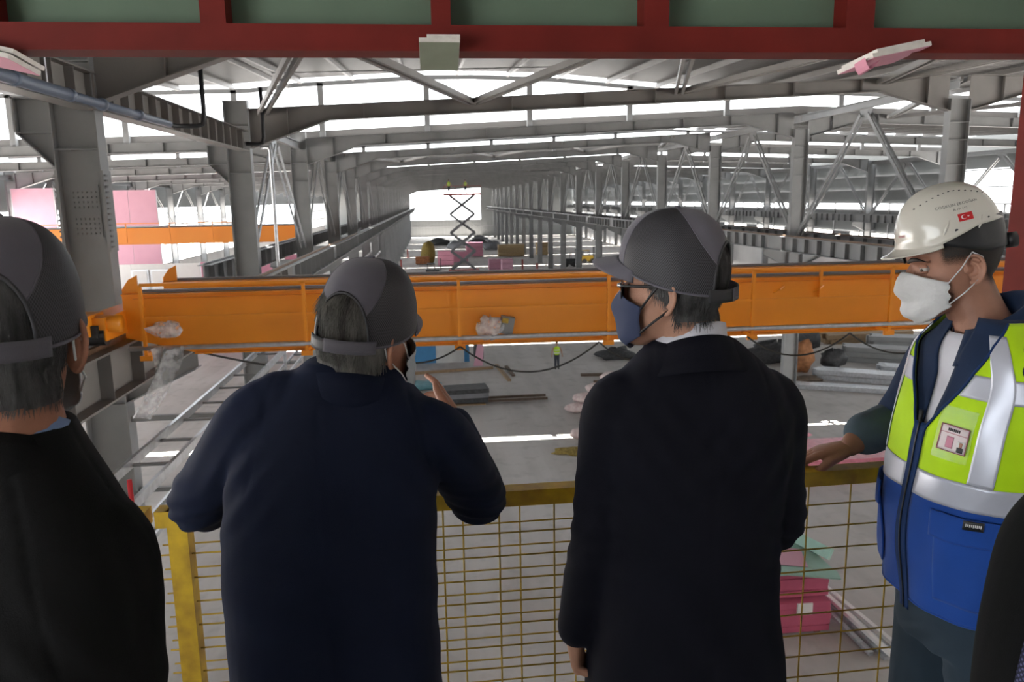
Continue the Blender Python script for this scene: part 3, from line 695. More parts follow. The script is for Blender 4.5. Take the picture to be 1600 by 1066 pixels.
MB().obox((1.7, 40.0, 0.03), (1.8, 0.5, 0.06)).build('pallet_board', 'wood', t)

# sacks heaped at the edge of the suit jacket
sk = 0
for (x, y, z, rz) in ((7.1, 37.6, 0.0, 0.1), (8.6, 37.5, 0.0, -0.1), (10.1, 37.7, 0.0, 0.1), (7.5, 37.6, 0.5, 0.0), (9.0, 37.5, 0.5, 0.1), (8.2, 37.6, 1.0, 0.1), (9.7, 37.6, 1.0, -0.1), (8.95, 37.6, 1.56, 0.1), (6.6, 33.2, 0.0, 0.1), (8.1, 33.1, 0.0, 0.0), (7.2, 33.2, 0.5, 0.1), (8.7, 33.2, 0.5, -0.1), (8.0, 34.6, 0.0, 0.1), (7.9, 33.2, 1.0, 0.1)):
    m = crumple((0, 0, 0.24), (0.62, 0.42, 0.25), 20 + sk, 14, 8, 0.12); o = m.build('cement_sack', 'sack', smooth=True, origin=(0, 0, 0)); o.location = (x, y, z); o.rotation_euler = (0, 0, rz)
    tag(o, 'pale sack in the heap beside the dark suit of the third man', 'sack', 'sacks in the heap'); sk += 1
tag(crumple((5.9, 31.3, 0.05), (0.9, 0.45, 0.16), 41, amp=0.3).build('straw_heap', 'straw', smooth=True), 'brown straw scraps at the foot of the sacks', 'scraps')
tag(crumple((6.6, 29.8, 0.05), (0.7, 0.4, 0.14), 42, amp=0.3).build('paper_scraps', 'sack', smooth=True), 'pale paper scraps at the foot of the sacks', 'scraps')
tag(crumple((12.4, 50.6, 0.2), (1.3, 0.9, 0.45), 43, amp=0.4).build('scrap_heap', 'dark_pile', smooth=True), 'black scrap heap left of the man with sunglasses', 'heap')

# steel profiles and scrap in the right bay
def bundle(label, x, y, L, n, m, w, h, rz, z=0.0, mt='galv'):
    t = thing('profile_bundle', label, 'steel bundle', (x, y, z)); c, s = math.cos(rz), math.sin(rz)
    for j in range(m):
        for i in range(n):
            o = (i - (n - 1) / 2) * w; jl = rnd.uniform(-0.3, 0.3)
            a = (x + c * (-L / 2 + jl) - s * o, y + s * (-L / 2 + jl) + c * o, z + h * (j + 0.5)); b_ = (x + c * (L / 2 + jl) - s * o, y + s * (L / 2 + jl) + c * o, z + h * (j + 0.5))
            MB().bar(a, b_, w * 0.92, h * 0.92).build('profile', mt, t)
    return t
bundle('light steel profiles lying lowest in the right bay', 22.9, 39.6, 5.0, 4, 1, 0.22, 0.28, -0.42)
bundle('wide bundle of pale steel profiles in the right bay', 25.4, 41.2, 6.2, 5, 2, 0.24, 0.3, -0.55)
bundle('bundle of pale steel profiles nearest the vest in the right bay', 29.0, 42.0, 4.6, 5, 2, 0.24, 0.3, -0.5)
bundle('upper bundle of steel profiles in the right bay', 29.4, 46.0, 5.6, 6, 3, 0.26, 0.34, -0.5, mt='steel')
bundle('farthest bundle of steel profiles in the right bay', 33.6, 49.2, 6.5, 6, 3, 0.26, 0.34, -0.4, mt='steel')
bundle('timber stack behind the steel profiles', 32.0, 53.4, 7.0, 5, 2, 0.3, 0.35, 0.1, mt='wood')
tag(crumple((22.4, 47.6, 0.5), (1.9, 1.0, 0.8), 51, amp=0.35).build('scrap_heap', 'dark_pile', smooth=True), 'dark scrap heap beside the white column foot in the right bay', 'heap')
tag(crumple((25.6, 50.6, 1.2), (1.2, 0.8, 1.4), 52, amp=0.25).build('scrap_heap', 'dark_pile', smooth=True), 'tall dark scrap heap under the crane in the right bay', 'heap')
tag(crumple((22.6, 44.4, 0.9), (0.7, 0.5, 1.0), 53, amp=0.25).build('rusty_drum_heap', 'rust_orange', smooth=True), 'rusty orange heap among the steel profiles', 'heap')
tag(crumple((24.9, 45.0, 0.6), (0.8, 0.6, 0.6), 54, amp=0.3).build('rope_heap', 'dark_pile', smooth=True), 'coiled dark cable heap among the steel profiles', 'heap')
tag(crumple((21.6, 42.0, 0.12), (1.0, 0.4, 0.2), 55, amp=0.4).build('rubble', 'wood_dark', smooth=True), 'low brown rubble in front of the steel profiles', 'heap')

# pink wrapped board packs by the railing
t = thing('board_pack', 'large film wrapped pink board pack seen below the hand on the railing', 'board pack', (14.6, 26.4, 0))
for i in range(3): MB().box(10.5, 17.6, 26.6, 29.2, 0.12 + i * 0.24, 0.34 + i * 0.24).build('pack_layer', 'pink_film' if i == 2 else 'pink_deep', t)
for x in (11, 13.5, 15.6, 17.2): MB().box(x - 0.1, x + 0.1, 26.7, 29.1, 0, 0.12).build('bearer', 'wood', t)
tag(crumple((13.6, 28.4, 1.22), (1.3, 0.5, 0.30), 61, amp=0.35).build('film_heap', 'pink_film', smooth=True), 'crumpled pink film on top of the wrapped pack', 'film')
t = thing('board_pile', 'pile of pink and green boards seen through the right railing mesh', 'board pile', (8.7, 18, 0))
board_stack(7.3, 9.6, 16.7, 18.9, 0.06, 5, 0.16, 'pink_deep', t, 'pink_board', 0.02)
board_stack(7.0, 9.62, 16.9, 19.1, 0.92, 4, 0.16, 'pink_deep', t, 'pink_board', 0.02)
MB().box(6.9, 9.7, 16.8, 19.4, 1.56, 1.60).build('green_board', 'green_light', t)
MB().obox((8.6, 16.8, 1.66), (2.2, 0.34, 0.04), (0.1, 0.06, -0.2)).build('green_strip', 'green_light', t)
MB().obox((8.3, 17.7, 1.68), (1.9, 0.9, 0.02), (0.05, 0.03, -0.25)).build('pink_offcut', 'pink_pale', t)
MB().obox((9.5, 18.4, 1.75), (0.1, 2.2, 0.3), (0, 0.5, 0.35)).build('green_flap', 'green_light', t)
for x in (7.5, 9.3): MB().box(x - 0.08, x + 0.08, 16.75, 18.9, 0, 0.06).build('bearer', 'wood', t)
MB().box(7.0, 7.32, 16.62, 16.70, 0.0, 1.4).build('green_sheet', 'green_light', t)
MB().box(8.7, 9.1, 16.66, 16.70, 0.55, 0.85).build('paper_note', 'white_wall', t)
t = thing('stud_bundle', 'white metal channel studs leaning beside the pink board pile', 'stud bundle', (10.0, 17.5, 0))
for i, (dx, dz, L) in enumerate(((0, 0.06, 3.0), (0.16, 0.06, 3.2), (0.32, 0.06, 2.9), (0.2, 0.2, 3.3), (0.42, 0.16, 2.8))):
    MB().bar((9.72 + dx, 18.6, dz + 0.3), (10.05 + dx * 1.6, 18.6 - L, dz), 0.12, 0.10).build('stud', 'white_wall' if i > 2 else 'galv', t)
for i, (x, y, s) in enumerate(((13.6, 17.3, 0.14), (13.3, 16.7, 0.1), (13.5, 18.6, 0.09), (9.8, 20.4, 0.1), (11.6, 16.4, 0.08))):
    tag(crumple((x, y, s * 0.5), (s * 1.6, s, s * 0.6), 70 + i, 8, 5).build('board_scrap', 'pink_board'), 'small pink board scrap on the floor near the pink board pile', 'scrap', 'pink board scraps')
# items below the left part of the railing
tag(crumple((-7.6, 16.6, 0.5), (0.8, 0.7, 0.5), 81, amp=0.2).build('wrapped_bale', 'plastic_film', smooth=True), 'pale plastic wrapped bale on the floor seen through the left railing mesh', 'bale')
tag(MB().tube([(-5.6, 14.0, 0.1), (-4.2, 10.5, 0.12)], 0.07, 8).build('metal_pipe', 'galv', smooth=True), 'pale pipe lying on the floor at the lower left behind the mesh', 'pipe')

# far clutter down the central aisle
def crate(x, y, w, d, h, m, label, cat='crate', z=0):
    t = thing('material_pallet', label, cat, (x, y, z)); n = 3
    for i in range(n): MB().box(x - w / 2, x + w / 2, y - d / 2, y + d / 2, z + 0.12 + h * i / n, z + 0.12 + h * (i + 0.95) / n).build('layer', m, t)
    for q in (-0.4, 0, 0.4): MB().box(x + q * w - 0.06, x + q * w + 0.06, y - d / 2, y + d / 2, z, z + 0.12).build('skid', 'wood', t)
    return t
crate(2.3, 130, 2.6, 2.0, 2.4, 'pink_board', 'pink board pallet far down the aisle, left of the scissor lift')
crate(4.9, 136, 2.8, 2.0, 1.8, 'pink_board', 'pink board pallet under the scissor lift')
crate(8.3, 150, 3.2, 2.0, 2.6, 'pink_board', 'pink board pallet right of the scissor lift')
crate(9.4, 116, 1.8, 1.8, 1.9, 'pink_pale', 'pale pink pallet near the top edge of the orange crane')
crate(11.0, 113, 1.6, 1.8, 2.1, 'pink_pale', 'pale pink pallet beside the other pale one above the crane')
crate(15.2, 148, 5.0, 2.0, 2.2, 'cardboard', 'long brown crate right of the pink pallets')
crate(21.4, 149, 2.2, 2.0, 2.4, 'cardboard', 'brown crate beside the right column row')
crate(-1.6, 134, 2.4, 1.6, 1.2, 'rust_orange', 'low rust brown pallet at the left side of the aisle')
tag(crumple((-0.6, 137, 1.6), (1.3, 1.1, 2.1), 90, amp=0.12).build('straw_stack', 'straw', smooth=True), 'tall brown stack at the left side of the aisle', 'stack')
def machine(x, y, label, m):
    t = thing('forklift', label, 'forklift', (x, y, 0))
    MB().box(x - 1.1, x + 0.8, y - 0.7, y + 0.7, 0.4, 1.3).build('chassis', m, t)
    MB().box(x - 0.9, x + 0.2, y - 0.65, y + 0.65, 2.1, 2.2).build('roof', m, t)
    for a in (-0.85, 0.15):
        for b_ in (-0.6, 0.6): MB().bar((x + a, y + b_, 1.3), (x + a, y + b_, 2.1), 0.08, 0.08).build('roof_post', 'black_steel', t)
    for b_ in (-0.4, 0.4): MB().bar((x + 1.0, y + b_, 0.2), (x + 1.0, y + b_, 2.8), 0.1, 0.14).build('mast', 'black_steel', t)
    for a in (-0.7, 0.6):
        for b_ in (-0.72, 0.72): MB().tube([(x + a, y + b_ - 0.1, 0.4), (x + a, y + b_ + 0.1, 0.4)], 0.4, 12).build('wheel', 'black_rubber', t)
    for b_ in (-0.3, 0.3): MB().box(x + 1.0, x + 2.0, y + b_ - 0.06, y + b_ + 0.06, 0.15, 0.2).build('fork', 'black_steel', t)
machine(0.2, 108, 'dark forklift in the aisle just above the crane', 'dark_pile')
machine(26.2, 128, 'yellow forklift behind the right column row', 'wire_yellow')
machine(22.0, 122, 'dark forklift behind the right column row', 'dark_pile')
for i, (x, y) in enumerate(((6.0, 175), (10.5, 182), (13.5, 170), (2.0, 190), (12.6, 198))):
    tag(crumple((x, y, 0.6), (2.2, 1.5, 1.1), 100 + i, amp=0.3).build('material_heap', 'dark_pile' if i % 2 else 'steel_dark', smooth=True), 'dark heap of material near the far end of the hall', 'heap', 'heaps near the far end')
for i, (x, y) in enumerate(((-4.9, 124), (15.2, 111), (14.0, 119), (-4.6, 150))):
    tag(MB().box(x - 0.12, x + 0.12, y - 0.1, y + 0.1, 0, 1.6).build('marker_post', 'lift_red'), 'small dark red post on the floor far down the hall', 'post', 'red marker posts')
crate(30.5, 74, 9, 2.5, 3.2, 'white_wall', 'white wrapped stack above the crane right of the man with sunglasses')
crate(38.0, 78, 4, 2.5, 2.6, 'pink_deep', 'dark pink stack above the crane in the right bay')
# ------------------------------------------------------------------ platform room, portal, railing
struct(MB().box(-3.2, 3.6, -5.0, 2.2, PLAT - 0.25, PLAT).build('floor_platform', 'platform'), 'grey platform floor the men stand on')
YB = 2.4
pf = thing('portal_frame', 'red steel box frame above and right of the men', 'frame', (0.3, YB, PLAT))
MB().box(-3.2, 3.6, YB - 0.04, YB + 0.06, 11.232, 11.30).build('beam', 'red_paint', pf)
MB().box(-3.2, 3.6, YB - 0.05, YB + 0.065, 11.226, 11.236).build('beam_lip', 'red_paint', pf)
for (a, b) in ((-1.26, -1.172), (-0.625, -0.555), (0.022, 0.078), (0.652, 0.728), (1.285, 1.375), (2.0, 2.09)):
    MB().box(a, b, YB - 0.035, YB + 0.045, 11.30, 12.2).build('stud', 'red_paint', pf)
MB().box(1.955, 2.06, YB - 0.05, YB + 0.05, PLAT, 11.23).build('jamb_post', 'red_paint', pf)
ed = [-3.2, -1.215, -0.59, 0.05, 0.69, 1.33, 2.045, 3.6]
gp = thing('wall_front', 'dark green board panels above the red beam', None, (0.3, YB + 0.06, 11.3)); gp['kind'] = 'structure'
for a, b in zip(ed[:-1], ed[1:]): MB().box(a + 0.003, b - 0.003, YB + 0.046, YB + 0.06, 11.30, 12.2).build('panel', 'green_board', gp)
MB().box(-3.2, 3.6, YB + 0.06, YB + 0.16, 11.30, 12.2).build('outer_board', 'gypsum', gp)
struct(MB().box(2.06, 2.16, -5.0, 2.44, PLAT, 12.2).build('wall_right_side', 'white_wall'), 'white board wall right of the red jamb')
struct(MB().box(-3.2, 3.6, -5.0, 2.5, 12.2, 12.3).build('ceiling_platform', 'platform'), 'dark ceiling over the platform')
wl_ = thing('wall_left_side', 'board wall with a large opening on the left side of the platform', None, (-3.25, -1, PLAT)); wl_['kind'] = 'structure'
for y0, y1, z0, z1 in ((-5.0, 2.5, PLAT, PLAT + 0.9), (-5.0, 2.5, 11.7, 12.2), (-5.0, -3.4, 9.9, 11.7), (0.6, 2.5, 9.9, 11.7)): MB().box(-3.3, -3.2, y0, y1, z0, z1).build('board', 'gypsum', wl_)
def offcut(label, cx, z, w, d, rot, bottom, frayed=False):
    t = thing('board_offcut', label, 'board', (cx, YB - 0.05, z))
    nz = Euler(rot).to_matrix() @ Vector((0, 0, 1)); c = Vector((cx, YB - 0.02, z))
    MB().obox(c, (w, d, 0.0125), rot).build('lower_layer', 'gypsum', t)
    MB().obox(c - nz * 0.0072, (w * 0.99, d * 0.99, 0.0012), rot).build('face_paper', bottom, t)
    MB().obox(c + nz * 0.0138 + Vector((0.012, 0.02, 0)), (w * 0.82, d, 0.0125), rot).build('upper_layer', 'gypsum', t)
    if frayed:
        rows = [[(cx - w / 2 - 0.005 + 0.05 * u, YB - 0.1 + 0.06 * v, z - 0.012 - 0.05 * math.sin(math.pi * min(1, u * 0.9)) * (1 - u * 0.7) - 0.01 * v) for v in (0, 0.5, 1)] for u in [i / 6 for i in range(7)]]
        MB().grid(rows).build('torn_paper', 'pink_board', t)
offcut('pale board offcut jutting out under the middle of the red beam', 0.042, 11.222, 0.115, 0.20, (-0.22, 0.0, 0.0), 'green_grey')
offcut('tilted pink faced board offcut under the red beam at right', 1.42, 11.215, 0.20, 0.18, (-0.12, -0.20, 0.1), 'pink_board', True)
offcut('pink faced board offcut at the left end of the red beam', -1.18, 11.205, 0.14, 0.18, (-0.1, 0.22, 0.0), 'pink_board')

# railing: yellow frame with welded wire mesh panels
def mesh_panel(label, x0, x1, y, ztop, zbot, vx, hz, y1=None, posts=(), top=True, rail_r=None, lean=0.0):
    y1 = y if y1 is None else y1
    t = thing('railing_panel', label, 'railing', ((x0 + x1) / 2, y, PLAT))
    def Y(x): return y + (y1 - y) * (x - x0) / (x1 - x0)
    if top: MB().bar((x0, Y(x0), ztop - 0.02), (x1, Y(x1), ztop - 0.02), 0.045, 0.04).build('top_rail', 'yellow', t)
    MB().bar((x0, Y(x0), zbot), (x1, Y(x1), zbot), 0.04, 0.04).build('bottom_rail', 'yellow', t)
    for x in posts: MB().bar((x, Y(x), PLAT), (x, Y(x), ztop), 0.045, 0.045).build('post', 'yellow', t)
    x = vx[0]
    while x < x1 - 0.01:
        MB().tube([(x, Y(x), zbot), (x, Y(x), ztop - 0.03)], 0.0024, 6).build('vertical_wire', 'wire_yellow', t); x += vx[1]
    z = ztop - hz[0]
    while z > zbot + 0.01:
        MB().tube([(x0, Y(x0) - 0.004, z), (x1, Y(x1) - 0.004, z)], 0.0022, 6).build('horizontal_wire', 'wire_yellow', t); z -= hz[1]
    return t
mesh_panel('yellow railing panel with wire mesh between the two men in suits', -0.66, 0.82, 1.775, 10.10, 9.12, (-0.41, 0.1385), (0.115, 0.0615), 1.80, posts=(-0.612, 0.79))
mesh_panel('second wire mesh panel standing just behind the middle railing', -0.70, 0.80, 1.90, 10.05, 9.12, (-0.55, 0.152), (0.095, 0.066), 1.93, posts=(), top=False)
mesh_panel('yellow railing panel with wire mesh under the hand of the man in the vest', 0.83, 1.92, 1.805, 10.10, 9.12, (0.957, 0.118), (0.098, 0.062), 1.84, posts=(1.86,))
mesh_panel('yellow railing panel with wire mesh at the far left behind the near shoulder', -2.2, -0.68, 1.775, 10.10, 9.12, (-2.1, 0.1385), (0.115, 0.0615), 1.775, posts=(-2.1,))
tag(MB().tube([(-0.845, 2.1, 6.0), (-0.845, 2.1, 10.06)], 0.007, 8).build('red_rod', 'red_pipe', smooth=True), 'thin red upright rod just behind the left railing post', 'rod')

struct(MB().box(-3.3, 3.7, -5.1, -5.0, PLAT, 12.3).build('wall_back', 'gypsum'), 'board wall behind the camera')
# ------------------------------------------------------------------ people
def weave(name, color, rough=0.8, sheen=0.25, scale=900, bump=0.25, sheen_col=None):
    m = mat(name, color, rough, sheen=sheen, spec=0.16, bump=bump, bscale=scale, var=0.12, vscale=9)
    if sheen_col: m.node_tree.nodes['Principled BSDF'].inputs['Sheen Tint'].default_value = (*sheen_col, 1)
    return m
weave('suit_blue', (0.0052, 0.0085, 0.024), sheen=0.04, sheen_col=(0.35, 0.5, 1.0))
weave('suit_navy', (0.0034, 0.0037, 0.0082), sheen=0.02, sheen_col=(0.5, 0.55, 1.0))
weave('suit_black', (0.0034, 0.0034, 0.0037), sheen=0.02)
weave('trousers_dark', (0.010, 0.011, 0.015))
weave('denim_dark', (0.030, 0.048, 0.068), rough=0.85, sheen=0.05)
weave('denim_navy', (0.012, 0.026, 0.065), rough=0.85, sheen=0.08)
weave('denim_cuff', (0.085, 0.125, 0.16), rough=0.85, sheen=0.08)
weave('cap_fabric', (0.120, 0.114, 0.138), rough=0.75, sheen=0.2, scale=1500)
weave('cap_strap', (0.105, 0.10, 0.118), rough=0.7, sheen=0.1)
mat('cap_dark', (0.022, 0.022, 0.026), 0.6)
weave('hi_vis', (0.50, 0.80, 0.010), rough=0.6, sheen=0.1, bump=0.15)
weave('royal_blue', (0.013, 0.068, 0.33), rough=0.65, sheen=0.1, bump=0.2)
weave('navy_tape', (0.010, 0.035, 0.12), rough=0.6, sheen=0.0)
mat('reflective', (0.52, 0.54, 0.62), 0.35, metal=0.25, var=0.06, vscale=14)
weave('shirt_white', (0.62, 0.62, 0.68), rough=0.8, sheen=0.1)
weave('shirt_blue', (0.20, 0.30, 0.52), rough=0.8, sheen=0.1)
mat('skin_a', (0.36, 0.165, 0.105), 0.5, var=0.18, vscale=22, bump=0.1, bscale=350, spec=0.35)
mat('skin_b', (0.42, 0.225, 0.155), 0.5, var=0.12, vscale=22, bump=0.1, bscale=350, spec=0.35)
mat('skin_c', (0.34, 0.17, 0.115), 0.5, var=0.14, vscale=22, bump=0.1, bscale=350, spec=0.35)
mat('hair_grey', (0.15, 0.145, 0.13), 0.55, var=0.75, vscale=60, stretch=(1, 1, 0.12))
mat('hair_salt', (0.085, 0.085, 0.085), 0.55, var=0.8, vscale=70, stretch=(1, 1, 0.15))
mat('hair_dark', (0.030, 0.021, 0.017), 0.6, var=0.5, vscale=200)
mat('mask_white', (0.60, 0.61, 0.62), 0.8, var=0.04, vscale=30, bump=0.15, bscale=200)
mat('mask_pale', (0.46, 0.50, 0.53), 0.8, bump=0.15, bscale=200)
mat('helmet_white', (0.56, 0.545, 0.49), 0.22, coat=0.4, var=0.03, vscale=10)
mat('print_black', (0.03, 0.03, 0.035), 0.6)
mat('flag_red', (0.50, 0.012, 0.016), 0.5)
mat('print_white', (0.75, 0.75, 0.75), 0.6)
mat('lens_black', (0.01, 0.009, 0.008), 0.08, spec=0.6)
mat('chrome', (0.7, 0.7, 0.7), 0.15, metal=1.0)
mat('eye_white', (0.38, 0.35, 0.33), 0.25)
mat('iris', (0.05, 0.03, 0.02), 0.15)
mat('badge_paper', (0.60, 0.52, 0.54), 0.35)
mat('badge_red', (0.35, 0.10, 0.12), 0.5)
mat('black_plastic', (0.016, 0.017, 0.019), 0.4)

def dotted(name, base, thread, scale, size=0.55, rough=0.6):
    m = bpy.data.materials.new(name); m.use_nodes = True; nt = m.node_tree; b = nt.nodes['Principled BSDF']; b.inputs['Roughness'].default_value = rough
    uv = nt.nodes.new('ShaderNodeUVMap'); sp_ = nt.nodes.new('ShaderNodeSeparateXYZ'); nt.links.new(uv.outputs[0], sp_.inputs[0])
    def M(op, a, c):
        n = nt.nodes.new('ShaderNodeMath'); n.operation = op
        for i, v in enumerate((a, c)):
            if v is None: continue
            if isinstance(v, (int, float)): n.inputs[i].default_value = v
            else: nt.links.new(v, n.inputs[i])
        return n.outputs[0]
    u = M('MULTIPLY', sp_.outputs[0], scale); v = M('MULTIPLY', sp_.outputs[1], scale)
    a = M('SINE', M('ADD', u, v), None); c = M('SINE', M('SUBTRACT', u, v), None)
    q = M('MULTIPLY', a, c); g = M('GREATER_THAN', M('ABSOLUTE', q, None), size)
    mx = nt.nodes.new('ShaderNodeMix'); mx.data_type = 'RGBA'; nt.links.new(g, mx.inputs[0])
    mx.inputs[6].default_value = (*thread, 1); mx.inputs[7].default_value = (*base, 1)
    nt.links.new(mx.outputs[2], b.inputs['Base Color'])
    bp = nt.nodes.new('ShaderNodeBump'); bp.inputs['Strength'].default_value = 0.6; bp.inputs['Distance'].default_value = 0.002; bp.invert = True
    nt.links.new(g, bp.inputs['Height']); nt.links.new(bp.outputs['Normal'], b.inputs['Normal'])
    MATS[name] = m
dotted('cap_mesh', (0.006, 0.006, 0.008), (0.062, 0.060, 0.072), 950, 0.28)
dotted('mask_navy', (0.085, 0.11, 0.20), (0.012, 0.022, 0.065), 1100, 0.82, 0.8)
dotted('tie_dots', (0.11, 0.11, 0.22), (0.010, 0.012, 0.035), 420, 0.55, 0.7)

def stubble(name, col, lo, hi, sc=900):
    m = bpy.data.materials.new(name); m.use_nodes = True; nt = m.node_tree; b = nt.nodes['Principled BSDF']
    b.inputs['Base Color'].default_value = (*col, 1); b.inputs['Roughness'].default_value = 0.7
    t = nt.nodes.new('ShaderNodeBsdfTransparent'); mx = nt.nodes.new('ShaderNodeMixShader'); n = nt.nodes.new('ShaderNodeTexNoise'); n.inputs['Scale'].default_value = sc
    at = nt.nodes.new('ShaderNodeAttribute'); at.attribute_name = 'stubble_amount'
    tc = nt.nodes.new('ShaderNodeTexCoord'); nt.links.new(tc.outputs['Object'], n.inputs['Vector'])
    ad = nt.nodes.new('ShaderNodeMath'); ad.operation = 'ADD'; nt.links.new(n.outputs['Fac'], ad.inputs[0]); nt.links.new(at.outputs['Fac'], ad.inputs[1])
    mr = nt.nodes.new('ShaderNodeMapRange'); mr.inputs['From Min'].default_value = lo; mr.inputs['From Max'].default_value = hi
    nt.links.new(ad.outputs[0], mr.inputs['Value']); nt.links.new(mr.outputs[0], mx.inputs[0]); nt.links.new(t.outputs[0], mx.inputs[1]); nt.links.new(b.outputs[0], mx.inputs[2])
    nt.links.new(mx.outputs[0], nt.nodes['Material Output'].inputs['Surface']); MATS[name] = m
stubble('short_hair', (0.022, 0.016, 0.013), 0.9, 1.5)

# ---- geometry tools for bodies and clothes
def catmull(pts, k=5):
    P = [np.array(p, float) for p in pts]; P = [2 * P[0] - P[1]] + P + [2 * P[-1] - P[-2]]; out = []
    for i in range(1, len(P) - 2):
        for j in range(k):
            t = j / k; a, b, c, d = P[i - 1], P[i], P[i + 1], P[i + 2]
            out.append(0.5 * ((2 * b) + (-a + c) * t + (2 * a - 5 * b + 4 * c - d) * t * t + (-a + 3 * b - 3 * c + d) * t ** 3))
    out.append(P[-2]); return out
def limb(pts, radii, n=16, k=5):
    q = catmull([tuple(p) + (r,) for p, r in zip(pts, radii)], k)
    m = MB(); m.tube([tuple(v[:3]) for v in q], [max(0.001, float(v[3])) for v in q], n)
    m.ball(pts[0], radii[0], n, 8); m.ball(pts[-1], radii[-1] * 0.98, n, 8); return m
def sloft(secs, yaw=0.0, n=36, e=2.3, k=4, front=0.0):
    q = catmull(secs, k); c, s = math.cos(yaw), math.sin(yaw); rows = []
    for (cx, cy, cz, rx, ry) in q:
        row = []
        for i in range(n):
            a = 2 * math.pi * i / n; ca, sa = math.cos(a), math.sin(a)
            x = rx * math.copysign(abs(sa) ** (2 / e), sa) * (1 - front * max(0, ca)); y = ry * math.copysign(abs(ca) ** (2 / e), ca)
            row.append((cx + x * c - y * s, cy + x * s + y * c, cz))
        rows.append(row)
    m = MB().grid(rows, False, True); N = len(m.v); m.f.append(tuple(range(n))); m.f.append(tuple(N - n + i for i in range(n))); return m
def xform(m, M):
    m.v = [tuple(M @ Vector(p)) for p in m.v]; return m
def merge(ms):
    r = MB()
    for m in ms: r.add(m.v, m.f)
    return r
def organic(ms, voxel, smooth=6, factor=0.5):
    me = merge(ms).mesh('tmp'); ob = bpy.data.objects.new('tmp', me); COL.objects.link(ob)
    r = ob.modifiers.new('r', 'REMESH'); r.mode = 'VOXEL'; r.voxel_size = voxel
    if smooth: s = ob.modifiers.new('s', 'SMOOTH'); s.factor = factor; s.iterations = smooth
    dg = bpy.context.evaluated_depsgraph_get(); ev = ob.evaluated_get(dg); e = ev.to_mesh()
    v = np.empty(len(e.vertices) * 3); e.vertices.foreach_get('co', v); v = v.reshape(-1, 3)
    f = [tuple(p.vertices) for p in e.polygons]
    ev.to_mesh_clear(); bpy.data.objects.remove(ob); bpy.data.meshes.remove(me)
    m = MB(); m.v = [tuple(p) for p in v]; m.f = f; return m
def normals(m):
    v = np.array(m.v); n = np.zeros_like(v)
    f = np.array([q if len(q) == 4 else (q[0], q[1], q[2], q[2]) for q in m.f])
    a = np.cross(v[f[:, 2]] - v[f[:, 0]], v[f[:, 3]] - v[f[:, 1]])
    tri = f[:, 2] == f[:, 3]
    a[tri] = np.cross(v[f[tri, 1]] - v[f[tri, 0]], v[f[tri, 2]] - v[f[tri, 0]])
    for i in range(4): np.add.at(n, f[:, i], a)
    return v, n / (np.linalg.norm(n, axis=1, keepdims=True) + 1e-12)
def displace(m, fn):
    v, n = normals(m); d = fn(v); m.v = [tuple(p) for p in v + n * d[:, None]]; return m
def raw(name, m, mt, parent, smooth=True, solid=None, uv=None, attr=None):
    off = ORI.get(parent.name, Vector()); me = bpy.data.meshes.new(name)
    me.from_pydata([(p[0] - off.x, p[1] - off.y, p[2] - off.z) for p in m.v], [], m.f); me.update()
    me.materials.append(MATS[mt]); o = bpy.data.objects.new(name, me); COL.objects.link(o); o.parent = parent; ORI[o.name] = off
    if smooth: me.polygons.foreach_set('use_smooth', [True] * len(me.polygons))
    if uv is not None:
        l = me.uv_layers.new(name='UVMap'); idx = np.empty(len(me.loops), int); me.loops.foreach_get('vertex_index', idx); l.data.foreach_set('uv', np.array(uv)[idx].ravel())
    if attr is not None:
        a = me.attributes.new('stubble_amount', 'FLOAT', 'POINT'); a.data.foreach_set('value', np.array(attr, float))
    if solid:
        s = o.modifiers.new('thickness', 'SOLIDIFY'); s.thickness = solid; s.offset = 0
    return o
def folds(v, specs):
    """soft cloth folds: each spec = (centre, direction across folds, wavelength, amplitude, reach, phase)"""
    d = np.zeros(len(v))
    for c, ax, wl, amp, reach, ph in specs:
        ax = np.array(ax, float); ax /= np.linalg.norm(ax); r = v - np.array(c); s = r @ ax
        w = np.exp(-(np.sum(r * r, 1)) / (2 * reach * reach))
        q = r - np.outer(s, ax); bend = 6.0 * (q @ np.array((0.3, 0.5, 0.8)))
        d += amp * w * np.sin(2 * math.pi * s / wl + ph + bend)
    return d
def ripple(v, seed, scale, amp):
    R = np.random.RandomState(seed); d = np.zeros(len(v))
    for i in range(7):
        k = R.normal(size=3) * scale; d += np.sin(v @ k + R.uniform(0, 6.28)) / 7
    return d * amp

